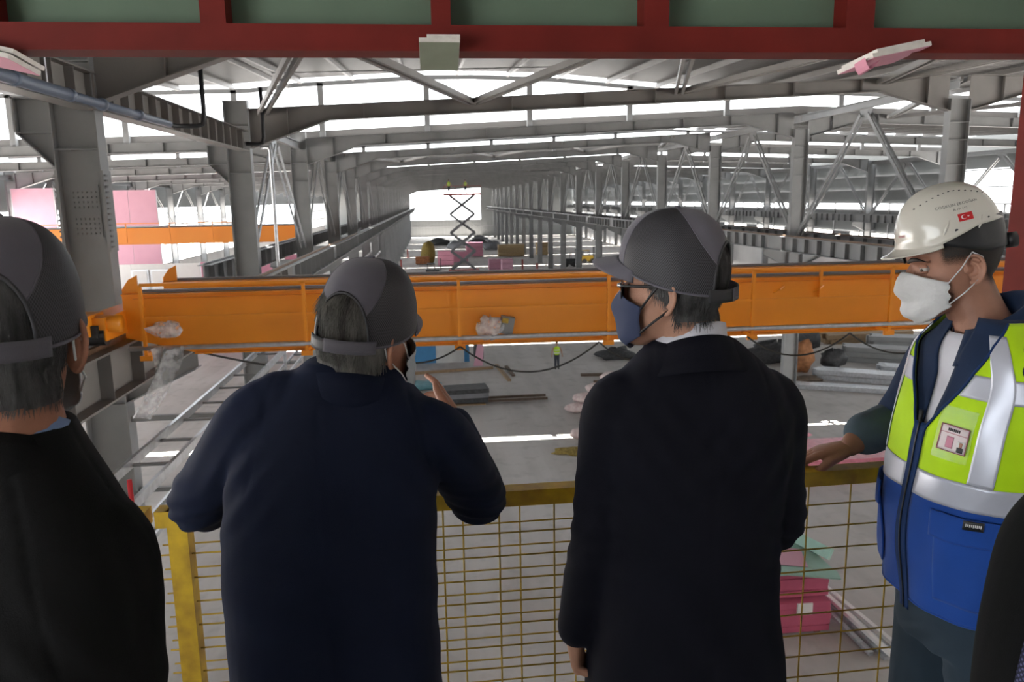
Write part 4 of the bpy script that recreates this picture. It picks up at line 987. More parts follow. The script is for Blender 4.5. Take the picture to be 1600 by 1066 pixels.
# ---- head, ears, hand
HEAD = [(-.118, .022, .082, .045), (-.108, .038, .092, .028), (-.092, .049, .096, -.005), (-.070, .057, .094, -.035), (-.045, .063, .093, -.062), (-.020, .068, .089, -.082),
        (.002, .071, .085, -.092), (.030, .075, .092, -.100), (.060, .075, .087, -.099), (.085, .067, .069, -.087), (.103, .048, .042, -.062), (.114, .018, .008, -.026)]
def head_parts(H, neck_to, nr=0.058):
    m = MB(); rows = []; n = 40
    for z, w, f, b in catmull(HEAD, 3):
        c, ry = (f + b) / 2, (f - b) / 2; row = []
        for i in range(n):
            a = 2 * math.pi * i / n; ca, sa = math.cos(a), math.sin(a)
            row.append((w * math.copysign(abs(sa) ** 0.9, sa) * (1 - 0.16 * max(0, ca)), c + ry * math.copysign(abs(ca) ** 0.95, ca), z))
        rows.append(row)
    m.grid(rows, False, True); N = len(m.v); m.f.append(tuple(range(n))); m.f.append(tuple(N - n + i for i in range(n)))
    xform(m, H)
    nose = xform(limb([(0, .086, .004), (0, .098, -.014), (0, .110, -.034), (0, .094, -.044)], [.008, .009, .0115, .011], 10, 4), H)
    nl = xform(merge([MB().ball((s * .011, .095, -.040), (.007, .010, .007)) for s in (-1, 1)]), H)
    brow = xform(limb([(-.05, .070, .020), (-.025, .083, .024), (0, .086, .020), (.025, .083, .024), (.05, .070, .020)], [.006, .009, .008, .009, .006], 8, 3), H)
    lips = xform(merge([MB().ball((0, .093, -.063), (.020, .007, .005)), MB().ball((0, .092, -.073), (.018, .007, .006))]), H)
    a = H @ Vector((0, -.022, -.055)); b = Vector(neck_to)
    nk = limb([tuple(a), tuple(a.lerp(b, 0.5)), tuple(b)], [nr * 0.98, nr, nr * 1.12], 20, 4)
    return [m, nose, nl, brow, lips, nk]
def ear(H, side, sc=1.0, flare=0.42):
    """side -1 left, +1 right, helix rim, anti-helix, concha and lobe"""
    out = []; c, s = math.cos(flare), math.sin(flare)
    def E(y, z, d):   # y forward along the ear, z up, d outwards
        z *= sc; y *= sc
        yy = -0.012 + (y * c) - 0.0; xx = 0.066 + d - y * s * 1.0 + 0.006
        return tuple(H @ Vector((side * xx, yy - d * 0.2, z - 0.010 + y * 0.15)))
    rim = [(.010, .000), (.013, .014), (.008, .027), (-.004, .032), (-.016, .026), (-.021, .010), (-.019, -.006), (-.012, -.020), (-.004, -.028), (.004, -.027)]
    out.append(limb([E(y, z, .006) for y, z in rim], [.0032, .0036, .0038, .0042, .0042, .0040, .0038, .0042, .0060, .0050], 8, 4))
    anti = [(.000, .018), (-.010, .012), (-.013, -.002), (-.007, -.013), (.003, -.016)]
    out.append(limb([E(y, z, .004) for y, z in anti], [.003, .004, .0042, .004, .003], 8, 4))
    plate = MB(); rows = []
    for i in range(9):
        u = i / 8; row = []
        for j in range(14):
            a = 2 * math.pi * j / 14; r = u
            row.append(E(-.004 + .0155 * r * math.cos(a) - .002, .003 + .028 * r * math.sin(a), .001 - .004 * (1 - r)))
        rows.append(row)
    back = [[tuple(Vector(p) - (H.to_3x3() @ Vector((side * .006, 0, 0)))) for p in row] for row in rows]
    plate.grid(rows, False, True); plate.grid(back, False, True)
    b = MB(); b.grid([rows[-1], back[-1]], False, True)
    out.append(merge([plate, b]))
    out.append(MB().ball(E(.012, -.004, .003), .0048, 8, 6))
    root = MB().ball(E(.004, .002, -.006), .012, 10, 6); out.append(root)
    return out
def hand(W, d, n, s, curls, thumb, sc=1.0, spread=0.06):
    """wrist W, finger direction d, palm side n, thumb side s; curls = per finger bend angles (3 joints)"""
    W, d, n, s = Vector(W), Vector(d).normalized(), Vector(n).normalized(), Vector(s).normalized(); ms = []
    L = [(.046, .026, .021), (.050, .030, .022), (.046, .028, .021), (.036, .021, .019)]; off = [.030, .010, -.011, -.030]; base = [.088, .092, .087, .078]
    for i in range(4):
        b = W + d * base[i] * sc + s * off[i] * sc; a = 0.0; pts = [W + d * 0.045 * sc + s * off[i] * 0.75 * sc, b]; p = b
        dd = (d + s * spread * (1.5 - i)).normalized()
        for j in range(3):
            a += curls[i][j]; p = p + (dd * math.cos(a) + n * math.sin(a)) * L[i][j] * sc; pts.append(p)
        ms.append(limb([tuple(q) for q in pts], [.0110 * sc, .0102 * sc, .0090 * sc, .0082 * sc, .0068 * sc], 10, 3))
    rows = []
    for t, w, h in ((0.0, .026, .020), (.02, .030, .020), (.05, .039, .018), (.08, .041, .015), (.096, .036, .012)):
        c = W + d * t * sc; rows.append([tuple(c + s * (w * sc * math.cos(2 * math.pi * k / 16)) + n * (h * sc * math.sin(2 * math.pi * k / 16))) for k in range(16)])
    pm = MB().grid(rows, False, True); N = len(pm.v); pm.f.append(tuple(range(16))); pm.f.append(tuple(N - 16 + k for k in range(16))); ms.append(pm)
    pts = [W + d * .018 * sc + s * .018 * sc + n * .008 * sc] + [W + d * a * sc + s * b * sc + n * c * sc for a, b, c in thumb]
    ms.append(limb([tuple(q) for q in pts], [.016 * sc, .0135 * sc, .0110 * sc, .0085 * sc][:len(pts)], 10, 4))
    return ms
def shell(m, sel, off, thick_fn=None):
    """faces of m whose vertices satisfy sel, pushed out along the normals"""
    v, n = normals(m); ok = sel(v); idx = -np.ones(len(v), int)
    fs = [q for q in m.f if all(ok[i] for i in q)]
    used = sorted({i for q in fs for i in q}); idx[used] = np.arange(len(used))
    o = off(v[used]) if callable(off) else off
    r = MB(); r.v = [tuple(p) for p in v[used] + n[used] * (o[:, None] if hasattr(o, 'shape') else o)]; r.f = [tuple(int(idx[i]) for i in q) for q in fs]
    return r, v[used], n[used]
def strands(roots, nrm, H, N, L, lift, seed, r=0.0006, drift=0.25, fwd=0.0, down=1.0, curl=0.0):
    R = random.Random(seed); m = MB(); R3 = H.to_3x3(); dn = R3 @ Vector((0, 0, -1)); fw = R3 @ Vector((0, 1, 0)); n0 = len(roots)
    for i in range(N):
        j = R.randrange(n0); p = Vector(roots[j]); n = Vector(nrm[j]); l = L * R.uniform(0.55, 1.15)
        t = dn * down + fw * (fwd + R.uniform(-drift, drift)) + (R3 @ Vector((1, 0, 0))) * R.uniform(-drift, drift)
        t = (t - n * t.dot(n)).normalized(); pts = [p + n * 0.001]; q = pts[0]
        for k in range(4):
            d = (t + n * (lift * (0.35 + 0.3 * k) + curl * k) + dn * 0.12 * k).normalized(); q = q + d * l / 4; pts.append(q)
        d, s, u = frame_of(pts[-1] - pts[0], n); vs = []
        for k, q in enumerate(pts):
            rr = r * (1 - 0.16 * k); vs += [tuple(q + s * rr), tuple(q - s * rr), tuple(q + u * rr)]
        fs = []
        for k in range(4):
            for a in range(3): fs.append((k * 3 + a, k * 3 + (a + 1) % 3, k * 3 + 3 + (a + 1) % 3, k * 3 + 3 + a))
        m.add(vs, fs)
    return m
def to_local(H):
    Mi = np.array(H.inverted())
    return lambda v: v @ Mi[:3, :3].T + Mi[:3, 3]
def headmat(loc, th, pitch=0.0, roll=0.0):
    return Matrix.Translation(Vector(loc)) @ Matrix.Rotation(math.radians(th), 4, 'Z') @ Matrix.Rotation(math.radians(pitch), 4, 'X') @ Matrix.Rotation(math.radians(roll), 4, 'Y')

# ---- cap with soft back panel, net sides, front panel, visor and strap
CT = 0.150
def cap_pt(ph, t, o=0.0):
    """ph = angle from the front (radians, + to the right), t = 0 rim .. 1 crown"""
    zr = 0.022 + 0.028 * math.cos(ph) - 0.010 * math.sin(abs(ph)) ** 2
    ang = t * math.pi / 2; h = math.sin(ang) ** 0.92; r = max(0.0, math.cos(ang)) ** 0.72
    rx = 0.0885 + o; ry = 0.110 + o
    return ((rx * math.sin(ph)) * r, -0.006 + ry * math.cos(ph) * r, zr + (CT + o - zr) * h)
def back_w(t):     # half width (radians) of the soft back panel
    T = [0.0, .16, .28, .40, .55, .75, .92, 1.0]; W = [25, 25, 38, 48, 56, 64, 74, 90]
    return math.radians(float(np.interp(t, T, W)))
ARCH = math.radians(37)
def arch_t(dp): return 0.40 * math.sqrt(max(0.0, 1 - (dp / ARCH) ** 2)) if abs(dp) < ARCH else -1
def cap_panels():
    NP, NT = 264, 66; g = {'crown_panel': MB(), 'net_panel': MB(), 'net_panel_l': MB(), 'front_panel': MB()}; uv = {k: [] for k in g}
    for i in range(NP):
        for j in range(NT):
            p0, p1 = -math.pi + 2 * math.pi * i / NP, -math.pi + 2 * math.pi * (i + 1) / NP; t0, t1 = j / NT, (j + 1) / NT
            pc, tc = (p0 + p1) / 2, (t0 + t1) / 2; dp = math.pi - abs(pc)
            if tc < arch_t(dp): continue
            if dp < back_w(tc) and (tc > 0.16 or dp > ARCH): k = 'crown_panel' if dp < back_w(tc) and tc > 0.18 else 'net_panel'
            elif abs(pc) < math.radians(40 + 6 * tc): k = 'front_panel'
            else: k = 'net_panel'
            if k == 'net_panel' and pc < 0: k = 'net_panel_l'
            g[k].add([cap_pt(p0, t0), cap_pt(p1, t0), cap_pt(p1, t1), cap_pt(p0, t1)], [(0, 1, 2, 3)])
            for (a, b) in ((p0, t0), (p1, t0), (p1, t1), (p0, t1)): uv[k].append((a * 0.085, b * 0.13))
    return g, uv
CAPG, CAPUV = cap_panels()
def cap_curve(f, o, k=40): return [cap_pt(*f(i / k), o) for i in range(k + 1)]
def add_cap(parent, H, name='cap', vdrop=0.012):
    c = bpy.data.objects.new(name, None); COL.objects.link(c); c.parent = parent; ORI[c.name] = ORI[parent.name]; c.empty_display_size = 0.05
    c['label'] = 'grey cap with net sides and curved visor'
    for k, mt in (('crown_panel', 'cap_fabric'), ('net_panel', 'cap_mesh'), ('net_panel_l', 'cap_mesh'), ('front_panel', 'cap_fabric')):
        m = MB(); m.v = [tuple(H @ Vector(p)) for p in CAPG[k].v]; m.f = list(CAPG[k].f)
        bm_uv = CAPUV[k]
        o = raw('net_panel' if k.startswith('net') else k, m, mt, c, True, 0.0025, bm_uv)
        w = o.modifiers.new('weld', 'WELD'); w.merge_threshold = 0.0002
        o.modifiers.move(1, 0)
    def seam(f, r, mt, nm, o=0.001):
        raw(nm, xform(MB().tube(cap_curve(f, o), r, 6), H), mt, c)
    for s in (-1, 1):
        seam(lambda u: (s * (math.pi - back_w(0.22 + 0.76 * u)), 0.22 + 0.76 * u), 0.0013, 'cap_fabric', 'seam')
        seam(lambda u: (s * math.radians(40 + 6 * u * 0.98), u * 0.98), 0.0012, 'cap_fabric', 'seam')
    seam(lambda u: (math.pi - ARCH * math.cos(math.pi * u) * 0.999 if math.cos(math.pi * u) > 0 else -(math.pi - ARCH * -math.cos(math.pi * u) * 0.999), 0.40 * math.sin(math.pi * u)), 0.0028, 'cap_dark', 'arch_binding')
    seam(lambda u: (-(math.pi - ARCH) + 2 * (math.pi - ARCH) * u, 0.0), 0.0026, 'cap_fabric', 'rim_binding')
    raw('button', xform(MB().ball((0, -0.006, CT + 0.002), (0.007, 0.007, 0.004)), H), 'cap_fabric', c)
    # side vent ring
    # strap across the back opening
    for (a0, a1, zo, o, mt, nm) in ((-44, 12, 0.002, 0.009, 'cap_strap', 'strap'), (4, 44, 0.0, 0.006, 'cap_dark', 'strap_tail')):
        rows = []
        for i in range(17):
            ph = math.pi + math.radians(a0 + (a1 - a0) * i / 16); q = cap_pt(ph, 0.0, o)
            rows.append([tuple(H @ Vector((q[0], q[1], q[2] + zo + dz))) for dz in (-0.012, -0.004, 0.004, 0.012)])
        raw(nm, MB().grid(rows), mt, c, True, 0.002)
    rows = []
    for i in range(29):
        u = -1 + 2 * i / 28; ph = math.radians(58) * u; b = Vector(cap_pt(ph, 0.03)); row = []
        for j in range(9):
            v = j / 8; ext = 0.058 * (1 - abs(u) ** 3.2)
            row.append(tuple(H @ Vector((b.x * (1 + 0.02 * v), b.y + ext * v, b.z - vdrop * v - 0.012 * abs(u) ** 2 * v - 0.006 * v * v))))
        rows.append(row)
    raw('visor', MB().grid(rows), 'cap_fabric', c, True, 0.004)
    return c

# ---- face masks
def add_mask(parent, H, mt, strap, uvd=False, pleats=True, loops=(-1, 1), drop=0.0, seed=1, puff=0.012):
    rows = []; uv = []
    NU, NV = 44, 26
    zs = [h[0] for h in HEAD]; fs_ = [h[2] for h in HEAD]
    for i in range(NU + 1):
        u = -1 + 2 * i / NU; row = []
        for j in range(NV + 1):
            v = j / NV
            zt = -0.004 - 0.026 * abs(u) ** 1.4; zb = -0.128 + 0.042 * abs(u) ** 1.5
            z = zt + (zb - zt) * v - drop
            f = float(np.interp(max(z, -0.118), zs, fs_)) if z > -0.118 else 0.082
            prof = f + puff + 0.020 * math.exp(-((v - 0.30) / 0.22) ** 2) * math.exp(-(u / 0.28) ** 2)
            if v > 0.86: prof -= 0.10 * (v - 0.86)
            a = u * math.radians(86)
            x = 0.0745 * math.sin(a); y = 0.010 + (prof - 0.010) * (math.cos(a) ** 0.85 if math.cos(a) > 0 else 0) + 0.018 * abs(u) ** 3
            if pleats: y += 0.0022 * math.sin(v * 19) * (1 - 0.6 * abs(u)) + 0.0030 * math.sin(7 * u + 9 * v) * (1 - abs(u)) + 0.002 * math.sin(15 * u * v + seed)
            else: y += 0.0014 * math.sin(8 * u - 7 * v)
            row.append(tuple(H @ Vector((x, y, z)))); uv.append((u * 0.1, v * 0.12))
        rows.append(row)
    o = raw('face_mask', MB().grid(rows), mt, parent, True, 0.0018, uv)
    o['label'] = 'face mask'
    for s in loops:
        k = NU if s > 0 else 0; R = H.to_3x3()
        for (j, e) in ((2, (s * .080, -.012, .030)), (NV - 3, (s * .081, -.020, -.032))):
            p0 = Vector(rows[k][j]); p1 = H @ Vector(e); mid = p0.lerp(p1, 0.5) + R @ Vector((s * 0.008, 0, 0))
            raw('ear_loop', MB().tube([tuple(p0), tuple(mid), tuple(p1)], 0.0016 if strap == 'mask_white' else 0.0024, 6), strap, o)
        raw('ear_loop', MB().tube([tuple(H @ Vector(q)) for q in ((s * .080, -.012, .030), (s * .080, -.032, .018), (s * .081, -.036, -.006), (s * .081, -.028, -.026), (s * .081, -.020, -.032))], 0.0016, 6), strap, o)
        if pleats: raw('edge_seam', MB().tube(rows[k], 0.0016, 6), mt, o)
    return o

# ---- garments
def collar(parent, nm, c, rx, ry, yaw, mt, prof, span=150, dip=0.05, open_=0.0, solid=0.003):
    """band around the back of the neck; c = centre at the back height, dip = drop towards the front"""
    rows = []; cy, sy = math.cos(yaw), math.sin(yaw); N = 48
    for i in range(N + 1):
        a = math.radians(-span + 2 * span * i / N); k = (1 - math.cos(a)) / 2; row = []
        for dr, dz in prof:
            x = (rx + dr) * math.sin(a); y = -(ry + dr) * math.cos(a)
            row.append((c[0] + x * cy - y * sy, c[1] + x * sy + y * cy, c[2] + dz - dip * k))
        rows.append(row)
    return raw(nm, MB().grid(rows), mt, parent, True, solid)
def person(label, loc): return thing('person', label, 'person', loc)
def shoes(t, feet, yaw):
    for (x, y) in feet:
        c, s = math.cos(yaw), math.sin(yaw)
        m = MB(); rows = []
        for (u, w, h) in ((-.10, .030, .075), (-.06, .040, .090), (0.0, .042, .085), (.07, .046, .060), (.14, .044, .048), (.18, .028, .038)):
            rows.append([(x + w * math.cos(q) * c - u * s, y + w * math.cos(q) * s + u * c, PLAT + max(0.0, h * math.sin(q))) for q in [math.pi * k / 8 for k in range(9)]])
        m.grid(rows); raw('shoe', m, 'black_rubber', t, True, 0.004)
def trousers_mb(hip, feet, rh=0.10, zh=0.80):
    ms = [sloft([(hip[0], hip[1], PLAT + zh - 0.06, 0.150, 0.115), (hip[0], hip[1], PLAT + zh + 0.06, 0.170, 0.125), (hip[0], hip[1], PLAT + zh + 0.20, 0.165, 0.115)], hip[2])]
    for s, (x, y) in zip((-1, 1), feet):
        c, q = math.cos(hip[2]), math.sin(hip[2]); hx, hy = hip[0] + s * 0.085 * c, hip[1] + s * 0.085 * q
        ms.append(limb([(hx, hy, PLAT + zh), ((hx + x) / 2, (hy + y) / 2 , PLAT + 0.46), (x, y, PLAT + 0.07)], [rh, 0.078, 0.064]))
    return ms
def add_hair(t, body_head, H, sel, off, mt, N, L, lift, seed, **kw):   # shell plus loose strands
    loc = to_local(H); sh, rv, rn = shell(body_head, lambda v: sel(loc(v)), (lambda v: off(loc(v))))
    st = strands(sh.v, rn, H, N, L, lift, seed, **kw); sh.add(st.v, st.f)
    return raw('hair', sh, mt, t, True)
# ================================================================== man with the blue jacket, pointing
def man_pointing():
    t = person('man in dark blue jacket and grey cap leaning on the railing and pointing', (-0.21, 1.41, PLAT))
    H = headmat((-0.128, 1.470, 10.545), -40, -4, 5)
    hd = organic(head_parts(H, (-0.165, 1.455, 10.44)), 0.0038, 4)
    ears = merge([organic(ear(H, s, 1.1, 0.62), 0.0022, 2) for s in (-1, 1)])
    sR, eR, wR = (0.004, 1.462, 10.345), (0.088, 1.610, 10.150), (0.046, 1.800, 10.268)
    sL, eL, wL = (-0.352, 1.455, 10.388), (-0.505, 1.590, 10.180), (-0.420, 1.775, 10.150)
    d = Vector((-0.045, 0.16, 0.062)); n = Vector((-0.75, -0.2, -0.45)); s_ = Vector((-0.25, -0.25, 0.9))
    hr = organic(hand(wR, d, n, s_, [(0.10, 0.15, 0.1), (0.5, 0.7, 0.4), (0.7, 0.9, 0.5), (0.8, 0.9, 0.5)], [(.045, .040, .010), (.075, .052, .012), (.098, .056, .010)], 1.0), 0.0030, 3)
    hl = organic(hand(wL, (0.6, 0.5, -0.1), (0, 0, -1), (0.3, 0.8, 0.1), [(0.3, 0.4, 0.2)] * 4, [(.045, .045, .01), (.07, .055, .02), (.09, .055, .02)], 1.0), 0.004, 3)
    feet = ((-0.31, 1.33), (-0.11, 1.35))
    core = organic([sloft([(-0.21, 1.41, 9.72, .15, .10), (-0.21, 1.42, 10.0, .155, .10), (-0.195, 1.44, 10.25, .165, .10), (-0.175, 1.455, 10.42, .13, .075), (-0.165, 1.46, 10.48, .06, .055)])]
                   + [limb([sR, eR, wR], [.045, .038, .027]), limb([sL, eL, wL], [.045, .038, .027])]
                   + [limb([(-0.21 + q * 0.09, 1.41, 9.80), ((-0.21 + q * 0.09 + f[0]) / 2, 1.37, 9.46), (f[0], f[1], 9.08)], [.075, .055, .04]) for q, f in zip((-1, 1), feet)], 0.011, 4)
    raw('body', merge([core, hd, ears, hr, hl]), 'skin_a', t)
    # jacket
    tor = sloft([(-0.213, 1.405, 9.69, .214, .150), (-0.212, 1.408, 9.85, .205, .146), (-0.213, 1.418, 10.05, .203, .140), (-0.209, 1.432, 10.20, .202, .136), (-0.196, 1.447, 10.32, .196, .126),
                 (-0.183, 1.457, 10.405, .170, .108), (-0.174, 1.463, 10.465, .118, .088), (-0.166, 1.465, 10.505, .078, .074)], 0.0, e=2.45)
    ar = limb([(-0.07, 1.462, 10.375), sR, tuple(Vector(sR).lerp(Vector(eR), 0.55)), eR, tuple(Vector(eR).lerp(Vector(wR), 0.5)), wR], [.064, .062, .064, .060, .052, .042], 20)
    al = limb([(-0.29, 1.458, 10.415), sL, tuple(Vector(sL).lerp(Vector(eL), 0.55)), eL, tuple(Vector(eL).lerp(Vector(wL), 0.5)), wL], [.075, .066, .066, .062, .052, .042], 20)
    j = organic([tor, ar, al], 0.0065, 9)
    def dsp(v):
        d = ripple(v, 3, 16, 0.0040)
        d += folds(v, [(eR, (0.3, -0.3, 1), 0.032, 0.0042, 0.075, 0.5), (eL, (-0.4, 0, 1), 0.036, 0.0042, 0.07, 1.0), ((0.02, 1.40, 10.30), (1, 0.2, 0.8), 0.05, 0.0030, 0.08, 0.0), ((-0.36, 1.40, 10.30), (-1, 0.2, 0.8), 0.045, 0.0032, 0.08, 0.3),
                       ((-0.2, 1.28, 10.10), (0.4, 0, 1), 0.11, 0.0026, 0.16, 0.0), ((-0.05, 1.3, 9.95), (0.8, 0, 0.6), 0.09, 0.0022, 0.10, 0.0)])
        bs = (v[:, 1] < 1.42) & (v[:, 2] < 10.45); d -= np.where(bs, 0.0016 * np.exp(-((v[:, 0] + 0.205 + 0.02 * (v[:, 2] - 10.1)) / 0.004) ** 2), 0)
        for sx, c in ((1, sR), (-1, sL)):   # armhole seams
            q = np.abs((v[:, 0] - (c[0] - sx * 0.030)) * sx + 0.25 * (v[:, 2] - c[2]))
            d -= np.where((v[:, 2] > c[2] - 0.10), 0.0016 * np.exp(-(q / 0.004) ** 2), 0)
        return d
    displace(j, dsp); raw('jacket', j, 'suit_blue', t)
    collar(t, 'jacket_collar', (-0.160, 1.460, 10.466), .080, .082, math.radians(-14), 'suit_blue', [(-.004, -.02), (-.003, .012), (.000, .030), (.006, .032), (.012, .012), (.018, -.012), (.012, -.040)], 140, 0.075)
    raw('trousers', organic(trousers_mb((-0.21, 1.40, 0), feet), 0.012, 6), 'trousers_dark', t); shoes(t, feet, 0)
    HC = headmat((-0.128, 1.470, 10.545), -24, -4, 6)
    add_hair(t, hd, HC, lambda q: (q[:, 2] < 0.085) & (q[:, 2] > -0.005) & (q[:, 1] < -0.045) & (np.abs(q[:, 0]) < 0.050), lambda q: 0.006 + 0 * q[:, 0], 'hair_grey', 1500, 0.034, 0.02, 4, r=0.0007, drift=0.15)
    add_hair(t, hd, H, lambda q: (q[:, 2] < 0.012) & (q[:, 2] > -0.074) & (q[:, 1] < -0.028 - 0.25 * np.maximum(0, -0.01 - q[:, 2])), lambda q: 0.010 + 0.006 * np.clip((0.01 - q[:, 2]) / 0.05, 0, 1) * np.clip(-q[:, 1] / 0.06, 0, 1), 'hair_grey', 4600, 0.036, 0.09, 5, r=0.0009, drift=0.25, curl=0.05)
    add_cap(t, HC); add_mask(t, H, 'mask_pale', 'mask_white', seed=2)
man_pointing()

# ================================================================== man with sunglasses, seen from behind, head turned left
def man_sunglasses():
    t = person('man in dark navy suit with sunglasses and blue mask, head turned left', (0.51, 1.44, PLAT))
    H = headmat((0.462, 1.445, 10.628), 55, 1, -2)
    hd = organic(head_parts(H, (0.505, 1.440, 10.50)), 0.0038, 4)
    ears = merge([organic(ear(H, s), 0.0022, 2) for s in (-1, 1)])
    sL, eL, wL = (0.352, 1.452, 10.382), (0.318, 1.440, 10.135), (0.279, 1.470, 9.905)
    sR, eR, wR = (0.680, 1.452, 10.372), (0.690, 1.445, 10.130), (0.640, 1.640, 10.030)
    hl = organic(hand((0.274, 1.475, 9.900), (0.12, 0.12, -0.95), (0.85, -0.2, 0.1), (0.25, 0.95, 0.1), [(0.9, 1.3, 0.8), (1.0, 1.35, 0.8), (1.1, 1.3, 0.8), (1.1, 1.3, 0.8)], [(.045, .040, .018), (.075, .040, .034), (.095, .025, .040)], 1.0), 0.0030, 3)
    hr = organic(hand(wR, (-0.7, 0.6, 0.0), (0, 0, -1), (-0.5, -0.6, 0), [(0.5, 0.6, 0.4)] * 4, [(.045, .04, .01), (.07, .05, .02), (.09, .05, .02)]), 0.004, 3)
    feet = ((0.42, 1.42), (0.62, 1.42))
    core = organic([sloft([(0.51, 1.44, 9.72, .15, .10), (0.51, 1.44, 10.0, .15, .10), (0.51, 1.44, 10.25, .16, .10), (0.51, 1.44, 10.42, .14, .08), (0.505, 1.44, 10.50, .065, .06)])]
                   + [limb([sL, eL, wL], [.045, .038, .028]), limb([sR, eR, wR], [.045, .038, .028])]
                   + [limb([(0.51 + q * 0.09, 1.44, 9.80), ((0.51 + q * 0.09 + f[0]) / 2, 1.43, 9.46), (f[0], f[1], 9.08)], [.075, .055, .04]) for q, f in zip((-1, 1), feet)], 0.011, 4)
    raw('body', merge([core, hd, ears, hl, hr]), 'skin_b', t)
    tor = sloft([(0.508, 1.445, 9.735, .214, .150), (0.507, 1.444, 9.85, .207, .146), (0.503, 1.442, 10.00, .192, .138), (0.503, 1.442, 10.15, .188, .134), (0.510, 1.444, 10.28, .198, .132), (0.516, 1.448, 10.375, .196, .122),
                 (0.516, 1.450, 10.445, .160, .102), (0.512, 1.450, 10.495, .112, .086), (0.506, 1.448, 10.528, .078, .076)], 0.0, e=2.4)
    al = limb([(0.40, 1.45, 10.405), sL, tuple(Vector(sL).lerp(Vector(eL), 0.5)), eL, tuple(Vector(eL).lerp(Vector(wL), 0.5)), wL], [.070, .064, .062, .056, .050, .043], 20)
    ar = limb([(0.62, 1.45, 10.400), sR, tuple(Vector(sR).lerp(Vector(eR), 0.5)), eR, tuple(Vector(eR).lerp(Vector(wR), 0.5)), wR], [.070, .066, .064, .060, .052, .042], 20)
    j = organic([tor, al, ar], 0.0065, 9)
    def dsp(v):
        d = ripple(v, 5, 14, 0.0032) + folds(v, [(eL, (0, 0.3, 1), 0.05, 0.0024, 0.08, 0.5), (eR, (0.3, 0, 1), 0.04, 0.0032, 0.07, 1.0), ((0.42, 1.36, 10.32), (1, 0, 0.7), 0.05, 0.0022, 0.08, 0), ((0.60, 1.36, 10.32), (-1, 0, 0.7), 0.05, 0.0022, 0.08, 0), ((0.60, 1.32, 9.95), (0.8, 0, 0.5), 0.10, 0.0026, 0.14, 0)])
        bs = (v[:, 1] < 1.43) & (v[:, 2] < 10.48); d -= np.where(bs, 0.0014 * np.exp(-((v[:, 0] - 0.510) / 0.004) ** 2), 0)
        for sx, c in ((1, sR), (-1, sL)):
            q = np.abs((v[:, 0] - (c[0] - sx * 0.036)) * sx + 0.22 * (v[:, 2] - c[2])); d -= np.where((v[:, 2] > c[2] - 0.10), 0.0016 * np.exp(-(q / 0.004) ** 2), 0)
        return d
    displace(j, dsp); raw('jacket', j, 'suit_navy', t)
    collar(t, 'jacket_collar', (0.505, 1.446, 10.518), .072, .070, math.radians(4), 'suit_navy', [(-.004, -.02), (-.003, .010), (.000, .024), (.006, .026), (.016, .010), (.030, -.016), (.042, -.034)], 140, 0.085)
    collar(t, 'shirt_collar', (0.500, 1.446, 10.545), .064, .063, math.radians(15), 'shirt_white', [(-.002, -.03), (-.001, .012), (.001, .022), (.004, .022), (.008, -.006), (.012, -.03)], 165, 0.055, solid=0.002)
    for i in range(3):
        p = Vector(wL) + Vector((0.018 - 0.006 * i, -0.044, 0.030 + 0.018 * i)); raw('cuff_button', MB().ball(tuple(p), (.006, .003, .006), 10, 6), 'black_plastic', t)
    raw('trousers', organic(trousers_mb((0.51, 1.44, 0), feet), 0.012, 6), 'trousers_dark', t); shoes(t, feet, 0)
    add_hair(t, hd, H, lambda q: (q[:, 2] < 0.085) & (q[:, 2] > -0.058) & (q[:, 1] < 0.030 - 0.9 * np.clip(0.024 - q[:, 2], 0, 0.06)), lambda q: 0.004 + 0.008 * np.clip((0.07 - q[:, 2]) / 0.08, 0, 1) * np.clip((q[:, 2] + 0.075) / 0.05, 0.15, 1), 'hair_salt', 4200, 0.020, 0.10, 9, r=0.0006, drift=0.45)
    add_cap(t, H, vdrop=0.004); add_mask(t, H, 'mask_navy', 'black_plastic', pleats=False, seed=3)
    g = bpy.data.objects.new('sunglasses', None); COL.objects.link(g); g.parent = t; ORI[g.name] = ORI[t.name]
    for s in (-1, 1):
        rows = [[tuple(H @ Vector((s * (0.034 + 0.026 * r * math.cos(a) * 1.0), 0.100 - 0.012 * (r * math.cos(a) + 1) * 0.6 - 0.004 * r, -0.006 + 0.021 * r * math.sin(a)))) for a in [2 * math.pi * k / 20 for k in range(20)]] for r in (0.05, 0.5, 0.9, 1.0)]
        raw('lens', MB().grid(rows, False, True), 'lens_black', g, True, 0.002)
        raw('temple', xform(MB().tube([(s * 0.060, 0.084, 0.006), (s * 0.074, 0.070, 0.008), (s * 0.079, 0.02, 0.010), (s * 0.080, -0.012, 0.012)], 0.0026, 8), H), 'black_plastic', g)
        raw('hinge', xform(MB().ball((s * 0.066, 0.082, 0.008), (0.006, 0.006, 0.005)), H), 'chrome', g)
    raw('bridge', xform(MB().tube([(-0.010, 0.101, 0.0), (0, 0.104, 0.004), (0.010, 0.101, 0.0)], 0.002, 8), H), 'chrome', g)
man_sunglasses()

